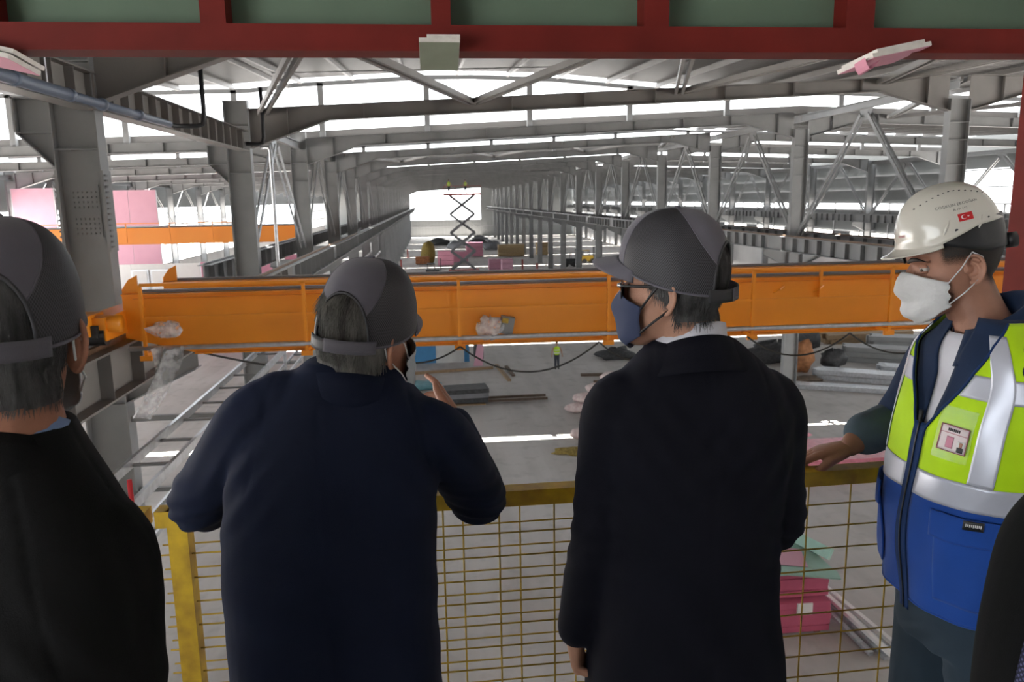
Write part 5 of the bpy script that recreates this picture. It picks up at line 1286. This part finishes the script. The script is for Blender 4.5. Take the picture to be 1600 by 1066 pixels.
# ================================================================== man at the left edge
def man_left():
    t = person('man in black suit and grey cap at the left edge, seen from behind', (-0.55, 1.0, PLAT))
    H = headmat((-0.524, 1.020, 10.638), 14, -2, 3)
    hd = organic(head_parts(H, (-0.535, 1.02, 10.50), 0.062), 0.0036, 4)
    ears = merge([organic(ear(H, s, 1.12, 0.75), 0.0022, 2) for s in (-1, 1)])
    sR, eR, wR = (-0.432, 1.020, 10.345), (-0.420, 0.99, 10.07), (-0.43, 1.12, 9.87)
    sL, eL, wL = (-0.70, 1.0, 10.37), (-0.75, 0.98, 10.09), (-0.72, 1.1, 9.88)
    hs = [organic(hand(w, (0, 0.3, -0.9), (q, 0, 0), (0, 0.9, 0.2), [(0.4, 0.5, 0.3)] * 4, [(.045, .04, .01), (.07, .05, .02), (.09, .05, .02)]), 0.005, 3) for w, q in ((wR, -1), (wL, 1))]
    feet = ((-0.66, 0.98), (-0.46, 0.98))
    core = organic([sloft([(-0.565, 1.0, 9.72, .15, .10), (-0.565, 1.0, 10.0, .15, .10), (-0.56, 1.01, 10.25, .15, .10), (-0.55, 1.02, 10.40, .12, .08), (-0.54, 1.02, 10.48, .06, .06)])]
                   + [limb([sL, eL, wL], [.045, .038, .028]), limb([sR, eR, wR], [.045, .038, .028])]
                   + [limb([(-0.565 + q * 0.09, 1.0, 9.80), ((-0.565 + q * 0.09 + f[0]) / 2, 0.99, 9.46), (f[0], f[1], 9.08)], [.075, .055, .04]) for q, f in zip((-1, 1), feet)], 0.011, 4)
    raw('body', merge([core, hd, ears] + hs), 'skin_a', t)
    tor = sloft([(-0.57, 1.0, 9.72, .195, .145), (-0.57, 1.0, 9.95, .185, .14), (-0.568, 1.0, 10.12, .185, .138), (-0.566, 1.005, 10.26, .188, .132), (-0.562, 1.012, 10.345, .176, .12), (-0.552, 1.020, 10.415, .138, .10), (-0.544, 1.022, 10.48, .098, .086), (-0.540, 1.022, 10.525, .076, .076)], 0, e=2.4)
    j = organic([tor] + [limb([m_, a, tuple(Vector(a).lerp(Vector(b), 0.5)), b, tuple(Vector(b).lerp(Vector(c), 0.5)), c], [.070, .062, .060, .056, .050, .042], 20) for m_, a, b, c in (((-0.49, 1.02, 10.375), sR, eR, wR), ((-0.63, 1.01, 10.385), sL, eL, wL))], 0.0065, 9)
    def dsp(v):
        d = ripple(v, 8, 12, 0.0018) + folds(v, [(eR, (0.3, 0, 1), 0.05, 0.0030, 0.08, 0.5), ((-0.47, 0.94, 10.22), (1, 0, 0.6), 0.05, 0.0024, 0.08, 0)])
        q = np.abs((v[:, 0] - (sR[0] - 0.040)) + 0.22 * (v[:, 2] - sR[2])); d -= np.where((v[:, 2] > 10.1), 0.0018 * np.exp(-(q / 0.004) ** 2), 0)
        q = np.abs(v[:, 1] - 1.03 + 0.1 * (v[:, 0] + 0.5)); d -= np.where((v[:, 2] > 10.33) & (v[:, 0] > -0.53), 0.0012 * np.exp(-(q / 0.003) ** 2), 0)
        return d
    displace(j, dsp); raw('jacket', j, 'suit_black', t)
    collar(t, 'jacket_collar', (-0.540, 1.022, 10.512), .074, .072, math.radians(-6), 'suit_black', [(-.004, -.02), (-.003, .010), (.000, .024), (.006, .026), (.012, .010), (.018, -.012), (.010, -.040)], 140, 0.085)
    collar(t, 'shirt_collar', (-0.538, 1.024, 10.546), .068, .067, math.radians(-12), 'shirt_blue', [(-.002, -.03), (-.001, .010), (.001, .020), (.004, .020), (.008, -.006), (.012, -.03)], 165, 0.065, solid=0.002)
    raw('trousers', organic(trousers_mb((-0.565, 1.0, 0), feet), 0.012, 6), 'trousers_dark', t); shoes(t, feet, 0)
    add_hair(t, hd, H, lambda q: (q[:, 2] < 0.085) & (q[:, 2] > -0.082) & (q[:, 1] < 0.045 - 0.9 * np.clip(0.024 - q[:, 2], 0, 0.062)), lambda q: 0.0012 + 0.005 * np.clip((q[:, 2] + 0.05) / 0.1, 0, 1), 'hair_salt', 4200, 0.012, 0.16, 15, r=0.0005, drift=0.4)
    add_cap(t, H); add_mask(t, H, 'mask_pale', 'mask_white', seed=5)
    t.location.x -= 0.016
man_left()
# ================================================================== man in the hi-vis vest and white helmet
def man_vest():
    t = person('man in yellow and blue safety vest and white helmet resting a hand on the railing', (1.21, 1.58, PLAT))
    TH = math.radians(92); f = Vector((-math.sin(TH), math.cos(TH), 0)); l = Vector((-f.y, f.x, 0))
    SEC = [(9.76, 1.248, 1.585, .188, .138), (9.88, 1.242, 1.585, .190, .148), (10.00, 1.236, 1.585, .190, .155), (10.10, 1.234, 1.588, .190, .153), (10.20, 1.236, 1.580, .194, .146), (10.30, 1.241, 1.580, .198, .136),
           (10.39, 1.248, 1.580, .194, .120), (10.45, 1.242, 1.580, .168, .104), (10.495, 1.248, 1.580, .124, .090), (10.54, 1.252, 1.580, .080, .078)]
    Q = catmull(SEC, 8); Qz = [float(q[0]) for q in Q]
    def sec(z): return [float(np.interp(z, Qz, [q[i] for q in Q])) for i in range(1, 5)]
    def S(u, z, o=0.0, wr=1.0):
        cx, cy, rx, ry = sec(z); cu, su = math.cos(u), math.sin(u); e = 2 / 2.35
        w = wr * (0.0030 * math.sin(5 * u + 14 * z) * math.sin(9 * z + 2 * u) + 0.0022 * math.sin(11 * u - 25 * z + 1) * (1 if z < 10.12 else 0.5))
        p = Vector((cx, cy, z)) + f * ((ry + o + w) * math.copysign(abs(cu) ** e, cu)) + l * ((rx + o + w) * math.copysign(abs(su) ** e, su)); return p
    D = math.radians
    def patch(nm, u0, u1, z0, z1, o, mt, solid=0.002, nu=40, nz=30, par=None, uv=False):
        rows = []; U0 = u0 if callable(u0) else (lambda z: u0); U1 = u1 if callable(u1) else (lambda z: u1); uvs = []
        for i in range(nz + 1):
            z = z0 + (z1 - z0) * i / nz; rows.append([tuple(S(D(U0(z) + (U1(z) - U0(z)) * j / nu), z, o)) for j in range(nu + 1)])
            uvs += [(j / nu, i / nz) for j in range(nu + 1)]
        return raw(nm, MB().grid(rows), mt, par or t, True, solid, uvs if uv else None)
    # body
    H = headmat((1.182, 1.640, 10.638), 74, -7, 2)
    hd = organic(head_parts(H, (1.248, 1.600, 10.48), 0.059), 0.0034, 4)
    ears = merge([organic(ear(H, s, 1.02, 0.45), 0.0022, 2) for s in (-1, 1)])
    sR, eR, wR = (1.245, 1.745, 10.405), (1.225, 1.865, 10.200), (1.090, 1.815, 10.172)
    sL, eL, wL = (1.262, 1.412, 10.410), (1.295, 1.385, 10.150), (1.27, 1.440, 9.93)
    d = Vector((-0.86, 0.40, -0.30)); s_ = Vector((-0.42, -0.88, 0.0)); n = Vector((-0.06, 0.12, -0.98))
    hr = organic(hand((1.066, 1.806, 10.158), d, n, s_, [(0.35, 0.9, 0.8), (0.35, 0.95, 0.9), (0.4, 1.0, 0.9), (0.45, 1.0, 0.9)], [(.045, .036, .016), (.068, .044, .030), (.088, .036, .050)], 1.03, 0.05), 0.0030, 3)
    hl = organic(hand(wL, (-0.2, 0.2, -0.95), (0.2, 0.9, 0.1), (-0.9, 0.2, 0), [(0.4, 0.5, 0.3)] * 4, [(.045, .04, .01), (.07, .05, .02), (.09, .05, .02)]), 0.004, 3)
    feet = ((1.20, 1.68), (1.26, 1.47))
    core = organic([sloft([(1.244, 1.58, 9.76, .13, .09), (1.24, 1.58, 10.0, .14, .10), (1.24, 1.58, 10.25, .15, .09), (1.24, 1.58, 10.40, .12, .07), (1.236, 1.58, 10.47, .06, .06)], TH)]
                   + [limb([sR, eR, wR, (1.062, 1.805, 10.158)], [.045, .042, .033, .028]), limb([sL, eL, wL], [.045, .038, .028])]
                   + [limb([(1.24, 1.58 + q * 0.09, 9.80), (1.24, (1.58 + q * 0.09 + g[1]) / 2, 9.46), (g[0], g[1], 9.08)], [.075, .055, .04]) for q, g in zip((1, -1), feet)], 0.009, 4)
    raw('body', merge([core, hd, ears, hr, hl]), 'skin_c', t)
    # short dark hair, brows, eyes
    loc = to_local(H)
    sh, rv, rn = shell(hd, lambda v: (lambda q: (q[:, 2] > -0.085) & (q[:, 1] < 0.075) & (q[:, 2] < 0.10))(loc(v)), 0.0009)
    q = loc(rv); dens = 1.0 * np.clip((q[:, 2] + 0.012 + 0.055 * np.clip((-q[:, 1] - 0.01) / 0.05, 0, 1)) / 0.04, 0, 1) * np.clip((0.056 - q[:, 1]) / 0.02, 0, 1)
    jaw = 0.62 * np.clip((-0.028 - q[:, 2]) / 0.03, 0, 1) * np.clip((q[:, 1] + 0.005) / 0.03, 0, 1)
    raw('hair', sh, 'short_hair', t, True, attr=np.maximum(dens, jaw))
    for s in (-1, 1):
        pts = [Vector((s * x, y, z)) for x, y, z in ((.012, .0975, .017), (.025, .0960, .022), (.040, .0890, .0235), (.056, .0740, .018))]
        rows = []
        for i in range(13):
            p = Vector(catmull([tuple(a) for a in pts], 4)[i]); w = 0.0052 * math.sin(math.pi * min(1, 0.15 + i / 13)) ** 0.6
            rows.append([tuple(H @ (p + Vector((s * 0.2, 0.9, 0)).normalized() * (0.0035 * math.cos(a)) + Vector((0, 0, 1)) * w * math.sin(a))) for a in [2 * math.pi * k / 8 for k in range(8)]])
        raw('eyebrow', MB().grid(rows, False, True), 'hair_dark', t)
        c = Vector((s * .031, .0672, .001)); e = raw('eye', xform(MB().ball(tuple(c), .0130, 20, 14), H), 'eye_white', t)
        raw('iris', xform(MB().ball(tuple(c + Vector((-.0036, .0079, -.0022))), (.0058, .0052, .0058), 14, 10), H), 'iris', e)
        lid = MB(); rows = []
        for i in range(11):
            a = D(9 + 79 * i / 10); rows.append([tuple(H @ (c + Vector((math.sin(b) * .0142 * math.cos(a), math.cos(b) * .0142 * math.cos(a), .0142 * math.sin(a))))) for b in [D(-88 + 176 * k / 16) for k in range(17)]])
        raw('upper_eyelid', lid.grid(rows), 'skin_c', e, True, 0.0012)
        rows = []
        for i in range(8):
            a = D(-85 + 62 * i / 7); rows.append([tuple(H @ (c + Vector((math.sin(b) * .0140 * math.cos(a), math.cos(b) * .0140 * math.cos(a), .0140 * math.sin(a))))) for b in [D(-88 + 176 * k / 16) for k in range(17)]])
        raw('lower_eyelid', MB().grid(rows), 'skin_c', e, True, 0.0012)
    add_mask(t, H, 'mask_white', 'mask_white', seed=1, puff=0.014)
    # shirt: sleeves, collar, t-shirt
    slv = organic([limb([(1.232, 1.68, 10.42), sR, tuple(Vector(sR).lerp(Vector(eR), 0.5)), eR, (1.165, 1.842, 10.190)], [.070, .070, .066, .062, .054], 20),
                   limb([(1.255, 1.47, 10.43), sL, tuple(Vector(sL).lerp(Vector(eL), 0.5)), eL, (1.288, 1.400, 10.05)], [.070, .074, .070, .064, .058], 20)], 0.0065, 6)
    displace(slv, lambda v: ripple(v, 6, 22, 0.003) + folds(v, [(eR, (1, 0, 0.3), 0.035, 0.0035, 0.07, 0), (sL, (0.2, 0, 1), 0.05, 0.003, 0.09, 0)]))
    raw('shirt_sleeve', slv, 'denim_navy', t)
    raw('sleeve_cuff', displace(organic([limb([(1.185, 1.850, 10.194), (1.112, 1.824, 10.182)], [.060, .056], 20)], 0.005, 4), lambda v: ripple(v, 9, 40, 0.0025)), 'denim_cuff', t)
    raw('sleeve_cuff', displace(organic([limb([(1.292, 1.398, 10.08), (1.282, 1.415, 9.99)], [.064, .060], 20)], 0.005, 4), lambda v: ripple(v, 9, 40, 0.0025)), 'denim_cuff', t)
    def Vw(z): return float(np.interp(z, [10.28, 10.33, 10.42, 10.48, 10.53], [2.5, 9, 25, 42, 64]))
    def Vs(z): return float(np.interp(z, [10.20, 10.32, 10.40, 10.46, 10.53], [0.5, 2.5, 5, 10, 20]))
    patch('undershirt', -70, 70, 10.05, 10.49, -0.012, 'shirt_white')
    for s in (-1, 1): patch('shirt_front', (lambda z: s * Vs(z)), s * 110, 10.05, 10.53, -0.006, 'denim_navy')
    collar(t, 'shirt_collar', (1.238, 1.580, 10.540), .070, .068, D(84), 'denim_navy', [(-.003, -.03), (-.002, .020), (.001, .040), (.006, .042), (.016, .014), (.030, -.022), (.036, -.036)], 158, 0.085, solid=0.003)
    # vest
    v = bpy.data.objects.new('safety_vest', None); COL.objects.link(v); v.parent = t; ORI[v.name] = ORI[t.name]; v['label'] = 'yellow over blue safety vest with silver bands'
    ZW0, ZW1, ZH = 10.128, 10.188, 9.862
    for s in (-1, 1):
        patch('yellow_panel', (lambda z: s * Vw(z)), s * 180, ZW0 + 0.02, 10.525, 0.006, 'hi_vis', 0.003, 60, 50, v)
        patch('blue_panel', s * 2.5, s * 180, ZH, ZW0 + 0.02, 0.006, 'royal_blue', 0.003, 60, 40, v)
        patch('waist_band', s * 3.5, s * 180, ZW0, ZW1, 0.0095, 'reflective', 0.0015, 60, 8, v)
        patch('chest_band', (lambda z: s * (Vw(z) + 1.5)), s * 112, 10.368, 10.418, 0.0090, 'reflective', 0.0015, 40, 8, v)
        patch('shoulder_band', s * 38, s * 56, ZW1, 10.50, 0.0100, 'reflective', 0.0015, 10, 40, v)
        ed = [tuple(S(D(s * Vw(z)), z, 0.009)) for z in np.linspace(10.26, 10.525, 24)]
        raw('edge_piping', MB().tube(ed, 0.0032, 8), 'navy_tape', v)
        hem = [tuple(S(D(s * (2.5 + 177.5 * k / 60)), ZH, 0.007)) for k in range(61)]; raw('hem', MB().tube(hem, 0.0028, 6), 'royal_blue', v)
    patch('zip_tape', -3.2, 3.2, ZH - 0.03, 10.29, 0.0100, 'navy_tape', 0.002, 6, 40, v)
    zp = [tuple(S(0.0, z, 0.0125)) for z in np.linspace(ZH - 0.03, 10.29, 30)]; raw('zipper', MB().tube(zp, 0.0022, 6), 'black_plastic', v)
    raw('zip_puller', MB().obox(tuple(S(0.0, 10.302, 0.014)), (0.006, 0.008, 0.03)), 'black_plastic', v)
    for s in (-1, 1):
        p = patch('lower_pocket', s * 24, s * 74, 9.905, 10.07, 0.0125, 'royal_blue', 0.004, 30, 20, v)
        patch('pocket_flap', s * 21, s * 77, 10.055, 10.115, 0.019, 'royal_blue', 0.004, 30, 10, v)
    patch('logo_tag', 43, 56, 10.094, 10.115, 0.0245, 'black_plastic', 0.001, 6, 3, v)
    # chest pocket with badge
    patch('badge_pocket', 10, 35, 10.2280, 10.3430, 0.0100, 'clear_film', None, 16, 12, v)
    b = patch('badge', 13, 33, 10.2480, 10.3050, 0.0125, 'badge_paper', 0.0008, 12, 8, v)
    for (a0, a1, z0, z1) in ((13, 33, 10.2480, 10.2498), (13, 33, 10.3032, 10.3050), (13, 13.7, 10.2480, 10.3050), (32.3, 33, 10.2480, 10.3050), (13, 33, 10.2875, 10.2888)):
        patch('badge_frame', a0, a1, z0, z1, 0.0136, 'badge_red', 0.0004, 6, 2, v)
    patch('badge_photo', 26.5, 31.5, 10.2520, 10.2760, 0.0136, 'print_white', 0.0004, 4, 4, v); patch('photo_suit', 26.8, 31.2, 10.2520, 10.2630, 0.0140, 'print_black', 0.0004, 4, 3, v); patch('photo_face', 28, 30.2, 10.2630, 10.2740, 0.0140, 'skin_b', 0.0004, 4, 4, v)
    patch('badge_emblem', 18.5, 23.5, 10.2560, 10.2810, 0.0136, 'pink_board', 0.0004, 6, 6, v)
    for k in range(7): patch('badge_print', 18.2 + k * 1.25, 19.1 + k * 1.25, 10.2925, 10.2985, 0.0136, 'print_black', 0.0004, 2, 2, v)
    for k in range(9): patch('tag_print', 44.6 + k * 1.15, 45.3 + k * 1.15, 10.1015 + 0.001 * (k % 2), 10.1085, 0.0256, 'print_white', 0.0003, 2, 2, v)
    # jeans, shoes
    jn = organic([sloft([(1.244, 1.58, 9.74, .155, .120), (1.244, 1.58, 9.82, .165, .128), (1.244, 1.58, 9.95, .168, .132)], TH), limb([(1.237, 1.660, 9.80), (1.227, 1.675, 9.50), (1.20, 1.68, 9.07)], [.098, .082, .066]), limb([(1.247, 1.500, 9.80), (1.267, 1.485, 9.50), (1.26, 1.47, 9.07)], [.102, .084, .066])], 0.0075, 5)
    displace(jn, lambda v_: ripple(v_, 12, 26, 0.0028) + folds(v_, [((1.13, 1.57, 9.76), (0, 0.6, 1), 0.05, 0.003, 0.07, 0)]))
    raw('jeans', jn, 'denim_dark', t); shoes(t, feet, TH)
    # helmet
    hm = bpy.data.objects.new('safety_helmet', None); COL.objects.link(hm); hm.parent = t; ORI[hm.name] = ORI[t.name]; hm['label'] = 'white safety helmet with lettering and a small flag'
    G = headmat((1.162, 1.638, 10.702), 74, -14, 2)
    RX, RY, HT, EE = 0.092, 0.107, 0.116, 2.25
    def rimz(ph):
        q = abs((ph + math.pi) % (2 * math.pi) - math.pi); return -0.006 + 0.026 * max(0.0, min(1.0, (q - D(62)) / D(45))) - 0.008 * max(0.0, (q - D(150)) / D(30))
    def dome(ph, z, o=0.0):
        k = max(0.0, min(1.0, z / HT)) if z > 0 else 0.0; r = (1 - k ** EE) ** (1 / EE); g = 1 + 0.05 * max(0.0, -z / 0.02) * 0.3
        return Vector(((RX + o) * r * g * math.sin(ph), (RY + o) * r * g * math.cos(ph), z + (o if k > 0.98 else 0)))
    rows = []; NP = 96
    for j in range(40):
        tt = j / 39; row = []
        for i in range(NP):
            ph = 2 * math.pi * i / NP; z0 = rimz(ph); z = z0 + (HT * 0.9995 - z0) * math.sin(tt * math.pi / 2)
            p = dome(ph, z); rg = 0.0035 * math.exp(-((p.x) / 0.016) ** 2) * (1 if z > 0.045 else 0) * min(1, (z - 0.045) / 0.03 if z > 0.045 else 0); p.z += rg
            if tt < 0.10: p.x *= 1 + 0.05 * (0.10 - tt) / 0.10; p.y *= 1 + 0.04 * (0.10 - tt) / 0.10
            row.append(tuple(G @ p))
        rows.append(row)
    raw('helmet_shell', MB().grid(rows, False, True), 'helmet_white', hm, True, 0.003)
    rows = []
    for i in range(41):
        u = -1 + 2 * i / 40; ph = D(68) * u; b0 = dome(ph, rimz(ph) + 0.006); ext = 0.038 * (1 - abs(u) ** 2.6); row = []
        for k in range(9):
            w = k / 8; row.append(tuple(G @ Vector((b0.x * (1 + 0.03 * w), b0.y + ext * w, b0.z - 0.016 * w - 0.004 * math.sin(w * 3)))))
        rows.append(row)
    raw('visor', MB().grid(rows), 'helmet_white', hm, True, 0.003)
    rm = [tuple(G @ (dome(2 * math.pi * i / 72, rimz(2 * math.pi * i / 72)) * 1.035)) for i in range(73)]
    raw('rim_bead', MB().tube(rm, 0.0022, 6), 'helmet_white', hm)
    for i in range(13):     # vent holes on the left of the ridge
        ph = D(-34 - 112 * i / 12); z = 0.080 + 0.020 * math.sin(math.pi * i / 12); p = G @ dome(ph, z, 0.0018); nn = (G @ dome(ph, z, 0.012) - p).normalized()
        raw('vent_hole', MB().tube([tuple(p - nn * 0.001), tuple(p + nn * 0.0008)], 0.0024, 8), 'print_black', hm)
    for ph, z in ((-84, 0.018), (-124, 0.028)):
        p = G @ dome(D(ph), z, 0.002); nn = (G @ dome(D(ph), z, 0.012) - p).normalized(); raw('rivet', MB().tube([tuple(p - nn * 0.001), tuple(p + nn * 0.0015)], 0.0034, 12), 'print_black', hm)
    for ph0, L in ((-70, 0.03), (-108, 0.025)):      # moulded ribs above the rim
        pts = [tuple(G @ dome(D(ph0 - 1.5 * k), 0.012 + L * k / 6, 0.0018)) for k in range(7)]; raw('moulded_rib', MB().tube(pts, [0.001, 0.0022, 0.0028, 0.003, 0.0026, 0.002, 0.001], 8), 'helmet_white', hm)
    def wrap(mb, ph0, z0, o, rot=0.0):
        m = MB(); m.f = mb.f; c, s = math.cos(rot), math.sin(rot)
        for p in mb.v:
            x, y = p[0] * c - p[1] * s, p[0] * s + p[1] * c
            z = z0 + y * 0.86; k = max(0.0, z / HT); r = (1 - k ** EE) ** (1 / EE); m.v.append(tuple(G @ dome(D(ph0) - x / (0.105 * max(0.3, r)), z, o)))
        return m
    raw('name_lettering', wrap(text_mesh('COŞKUN ERDOĞAN', 0.0066), -93, 0.0690, 0.0026), 'print_black', hm, False)
    raw('blood_group_lettering', wrap(text_mesh('A rh (+)', 0.0060), -94, 0.0590, 0.0026), 'print_black', hm, False)
    fm = MB()
    for k in range(6): fm.add([(-0.012 + 0.004 * k, 0, 0), (-0.0095 + 0.004 * k, 0, 0), (-0.0095 + 0.004 * k, 0.006, 0), (-0.012 + 0.004 * k, 0.006, 0)], [(0, 1, 2, 3)])
    raw('front_mark', wrap(fm, -18, 0.024, 0.0026), 'badge_red', hm, False)
    g = MB(); nx, ny = 12, 8
    g.grid([[(-0.0145 + 0.029 * i / nx, -0.0095 + 0.019 * j / ny, 0) for j in range(ny + 1)] for i in range(nx + 1)])
    fl = raw('flag_sticker', wrap(g, -97, 0.0425, 0.0024), 'flag_red', hm, True)
    cr = MB(); N = 24; ou = [(0.0052 * math.cos(a) - 0.004, 0.0052 * math.sin(a), 0) for a in [D(38 + 284 * i / N) for i in range(N + 1)]]; inn = [(0.0043 * math.cos(a) - 0.0027, 0.0043 * math.sin(a), 0) for a in [D(52 + 256 * i / N) for i in range(N + 1)]]
    cr.add(ou + inn, [(i, i + 1, N + 2 + i, N + 1 + i) for i in range(N)]); raw('crescent', wrap(cr, -97, 0.0425, 0.0030), 'print_white', hm, False)
    st = MB(); pts = [((0.0030 if i % 2 == 0 else 0.0012) * math.cos(D(180 + 36 * i)) + 0.0048, (0.0030 if i % 2 == 0 else 0.0012) * math.sin(D(180 + 36 * i)), 0) for i in range(10)]
    st.add(pts + [(0.0048, 0, 0)], [(i, (i + 1) % 10, 10) for i in range(10)]); raw('star', wrap(st, -97, 0.0425, 0.0030), 'print_white', hm, False)
    # inner headband and ratchet knob
    rows = []
    for i in range(49):
        ph = D(45 + 270 * i / 48); zt_ = 0.03; zb_ = -0.012 - 0.030 * max(0.0, min(1.0, (D(115) - abs(math.pi - ph)) / D(45)))
        rows.append([tuple(G @ Vector((0.083 * math.sin(ph), -0.012 + 0.100 * math.cos(ph), zt_ + (zb_ - zt_) * k / 5))) for k in range(6)])
    raw('headband', MB().grid(rows), 'black_plastic', hm, True, 0.003)
    a = G @ Vector((-0.012, -0.108, -0.036)); b_ = G @ Vector((-0.014, -0.130, -0.038)); raw('ratchet_knob', MB().tube([tuple(a), tuple(b_)], 0.017, 20), 'black_plastic', hm, True)
def text_mesh(s, size):
    cu = bpy.data.curves.new('txt', 'FONT'); cu.body = s; cu.size = size * 1.38; cu.align_x = 'CENTER'; cu.resolution_u = 2
    o = bpy.data.objects.new('txt', cu); COL.objects.link(o); dg = bpy.context.evaluated_depsgraph_get(); e = o.evaluated_get(dg).to_mesh()
    m = MB(); m.v = [tuple(v.co) for v in e.vertices]; m.f = [tuple(p.vertices) for p in e.polygons]
    o.evaluated_get(dg).to_mesh_clear(); bpy.data.objects.remove(o); bpy.data.curves.remove(cu); return m
man_vest()

# ================================================================== person cut off by the right edge
def man_edge():
    t = person('person in black suit and patterned tie cut off at the lower right edge', (0.90, 0.80, PLAT))
    DX = 0.042
    TH = math.radians(96); c0_ = (0.905, 0.83)
    H = headmat((0.920, 0.955, 10.715), 98, -3, 0)
    hd = organic(head_parts(H, (0.925, 0.86, 10.50)), 0.0045, 4); ears = merge([organic(ear(H, s), 0.003, 2) for s in (-1, 1)])
    feet = ((0.86, 0.95), (0.96, 0.75))
    core = organic([sloft([(.91, .83, 9.72, .15, .10), (.905, .83, 10.0, .155, .12), (.91, .84, 10.25, .16, .11), (.92, .85, 10.40, .13, .08), (.925, .86, 10.48, .06, .06)], TH)]
                   + [limb([(.91, .83 - q * 0.09, 9.80), (g[0], (.83 - q * 0.09 + g[1]) / 2, 9.46), (g[0], g[1], 9.08)], [.075, .055, .04]) for q, g in zip((-1, 1), feet)]
                   + [limb(a, [.045, .038, .028]) for a in (((0.96, 0.99, 10.36), (1.04, 1.0, 10.12), (1.0, 0.96, 9.90)), ((1.02, 0.69, 10.38), (1.09, 0.62, 10.12), (1.0, 0.60, 9.90)))], 0.011, 4)
    hs = [organic(hand(w, (-0.2, 0, -0.95), (0.9, 0, 0.1), (0, -0.9, 0.1), [(0.5, 0.6, 0.3)] * 4, [(.045, .04, .01), (.07, .05, .02), (.09, .05, .02)]), 0.005, 3) for w in ((1.0, 0.96, 9.90), (1.0, 0.60, 9.90))]
    raw('body', merge([core, hd, ears] + hs), 'skin_b', t)
    tor = sloft([(.912, .83, 9.72, .205, .165), (.900, .83, 9.95, .205, .185), (.895, .83, 10.10, .205, .190), (.895, .83, 10.22, .205, .178), (.902, .84, 10.32, .198, .150), (.915, .85, 10.40, .150, .11), (.925, .86, 10.47, .09, .085)], TH, e=2.3)
    j = organic([tor] + [limb(a, [.066, .056, .042], 18) for a in (((0.955, 0.98, 10.34), (1.04, 1.0, 10.12), (1.0, 0.96, 9.92)), ((1.01, 0.70, 10.37), (1.09, 0.62, 10.12), (1.0, 0.60, 9.92)))], 0.008, 8)
    raw('jacket', displace(j, lambda v: ripple(v, 21, 12, 0.002)), 'suit_black', t)
    f = Vector((-math.sin(TH), math.cos(TH), 0)); l = Vector((-f.y, f.x, 0))
    def fr(u0, u1, z0, z1, o, nm, mt, skew=0.0):
        q = catmull([(10.0, .897, .83, .205, .186), (10.10, .895, .83, .205, .190), (10.22, .895, .83, .205, .178), (10.32, .902, .84, .198, .150), (10.40, .915, .85, .150, .11), (10.47, .925, .86, .09, .085)], 8); qz = [float(x[0]) for x in q]
        rows = []; uv = []
        for i in range(25):
            z = z0 + (z1 - z0) * i / 24; cx, cy, rx, ry = [float(np.interp(z, qz, [x[k] for x in q])) for k in range(1, 5)]
            for j_ in (0,): row = []
            for k in range(13):
                u = math.radians(u0 + (u1 - u0) * k / 12 + skew * (z - z0) * 100); p = Vector((cx, cy, z)) + f * (ry + o) * math.cos(u) + l * (rx + o) * math.sin(u); row.append(tuple(p)); uv.append((k / 12 * (u1 - u0) * 0.0034, z))
            rows.append(row)
        raw(nm, MB().grid(rows), mt, t, True, 0.003, uv)
    t.location.x += DX
    fr(-4, 44, 10.02, 10.46, 0.004, 'shirt', 'shirt_white'); fr(-7, 7, 10.05, 10.46, 0.010, 'tie', 'tie_dots')
    raw('trousers', organic(trousers_mb((.91, .83, TH), feet), 0.012, 6), 'trousers_dark', t); shoes(t, feet, TH)
    add_cap(t, H)
man_edge()
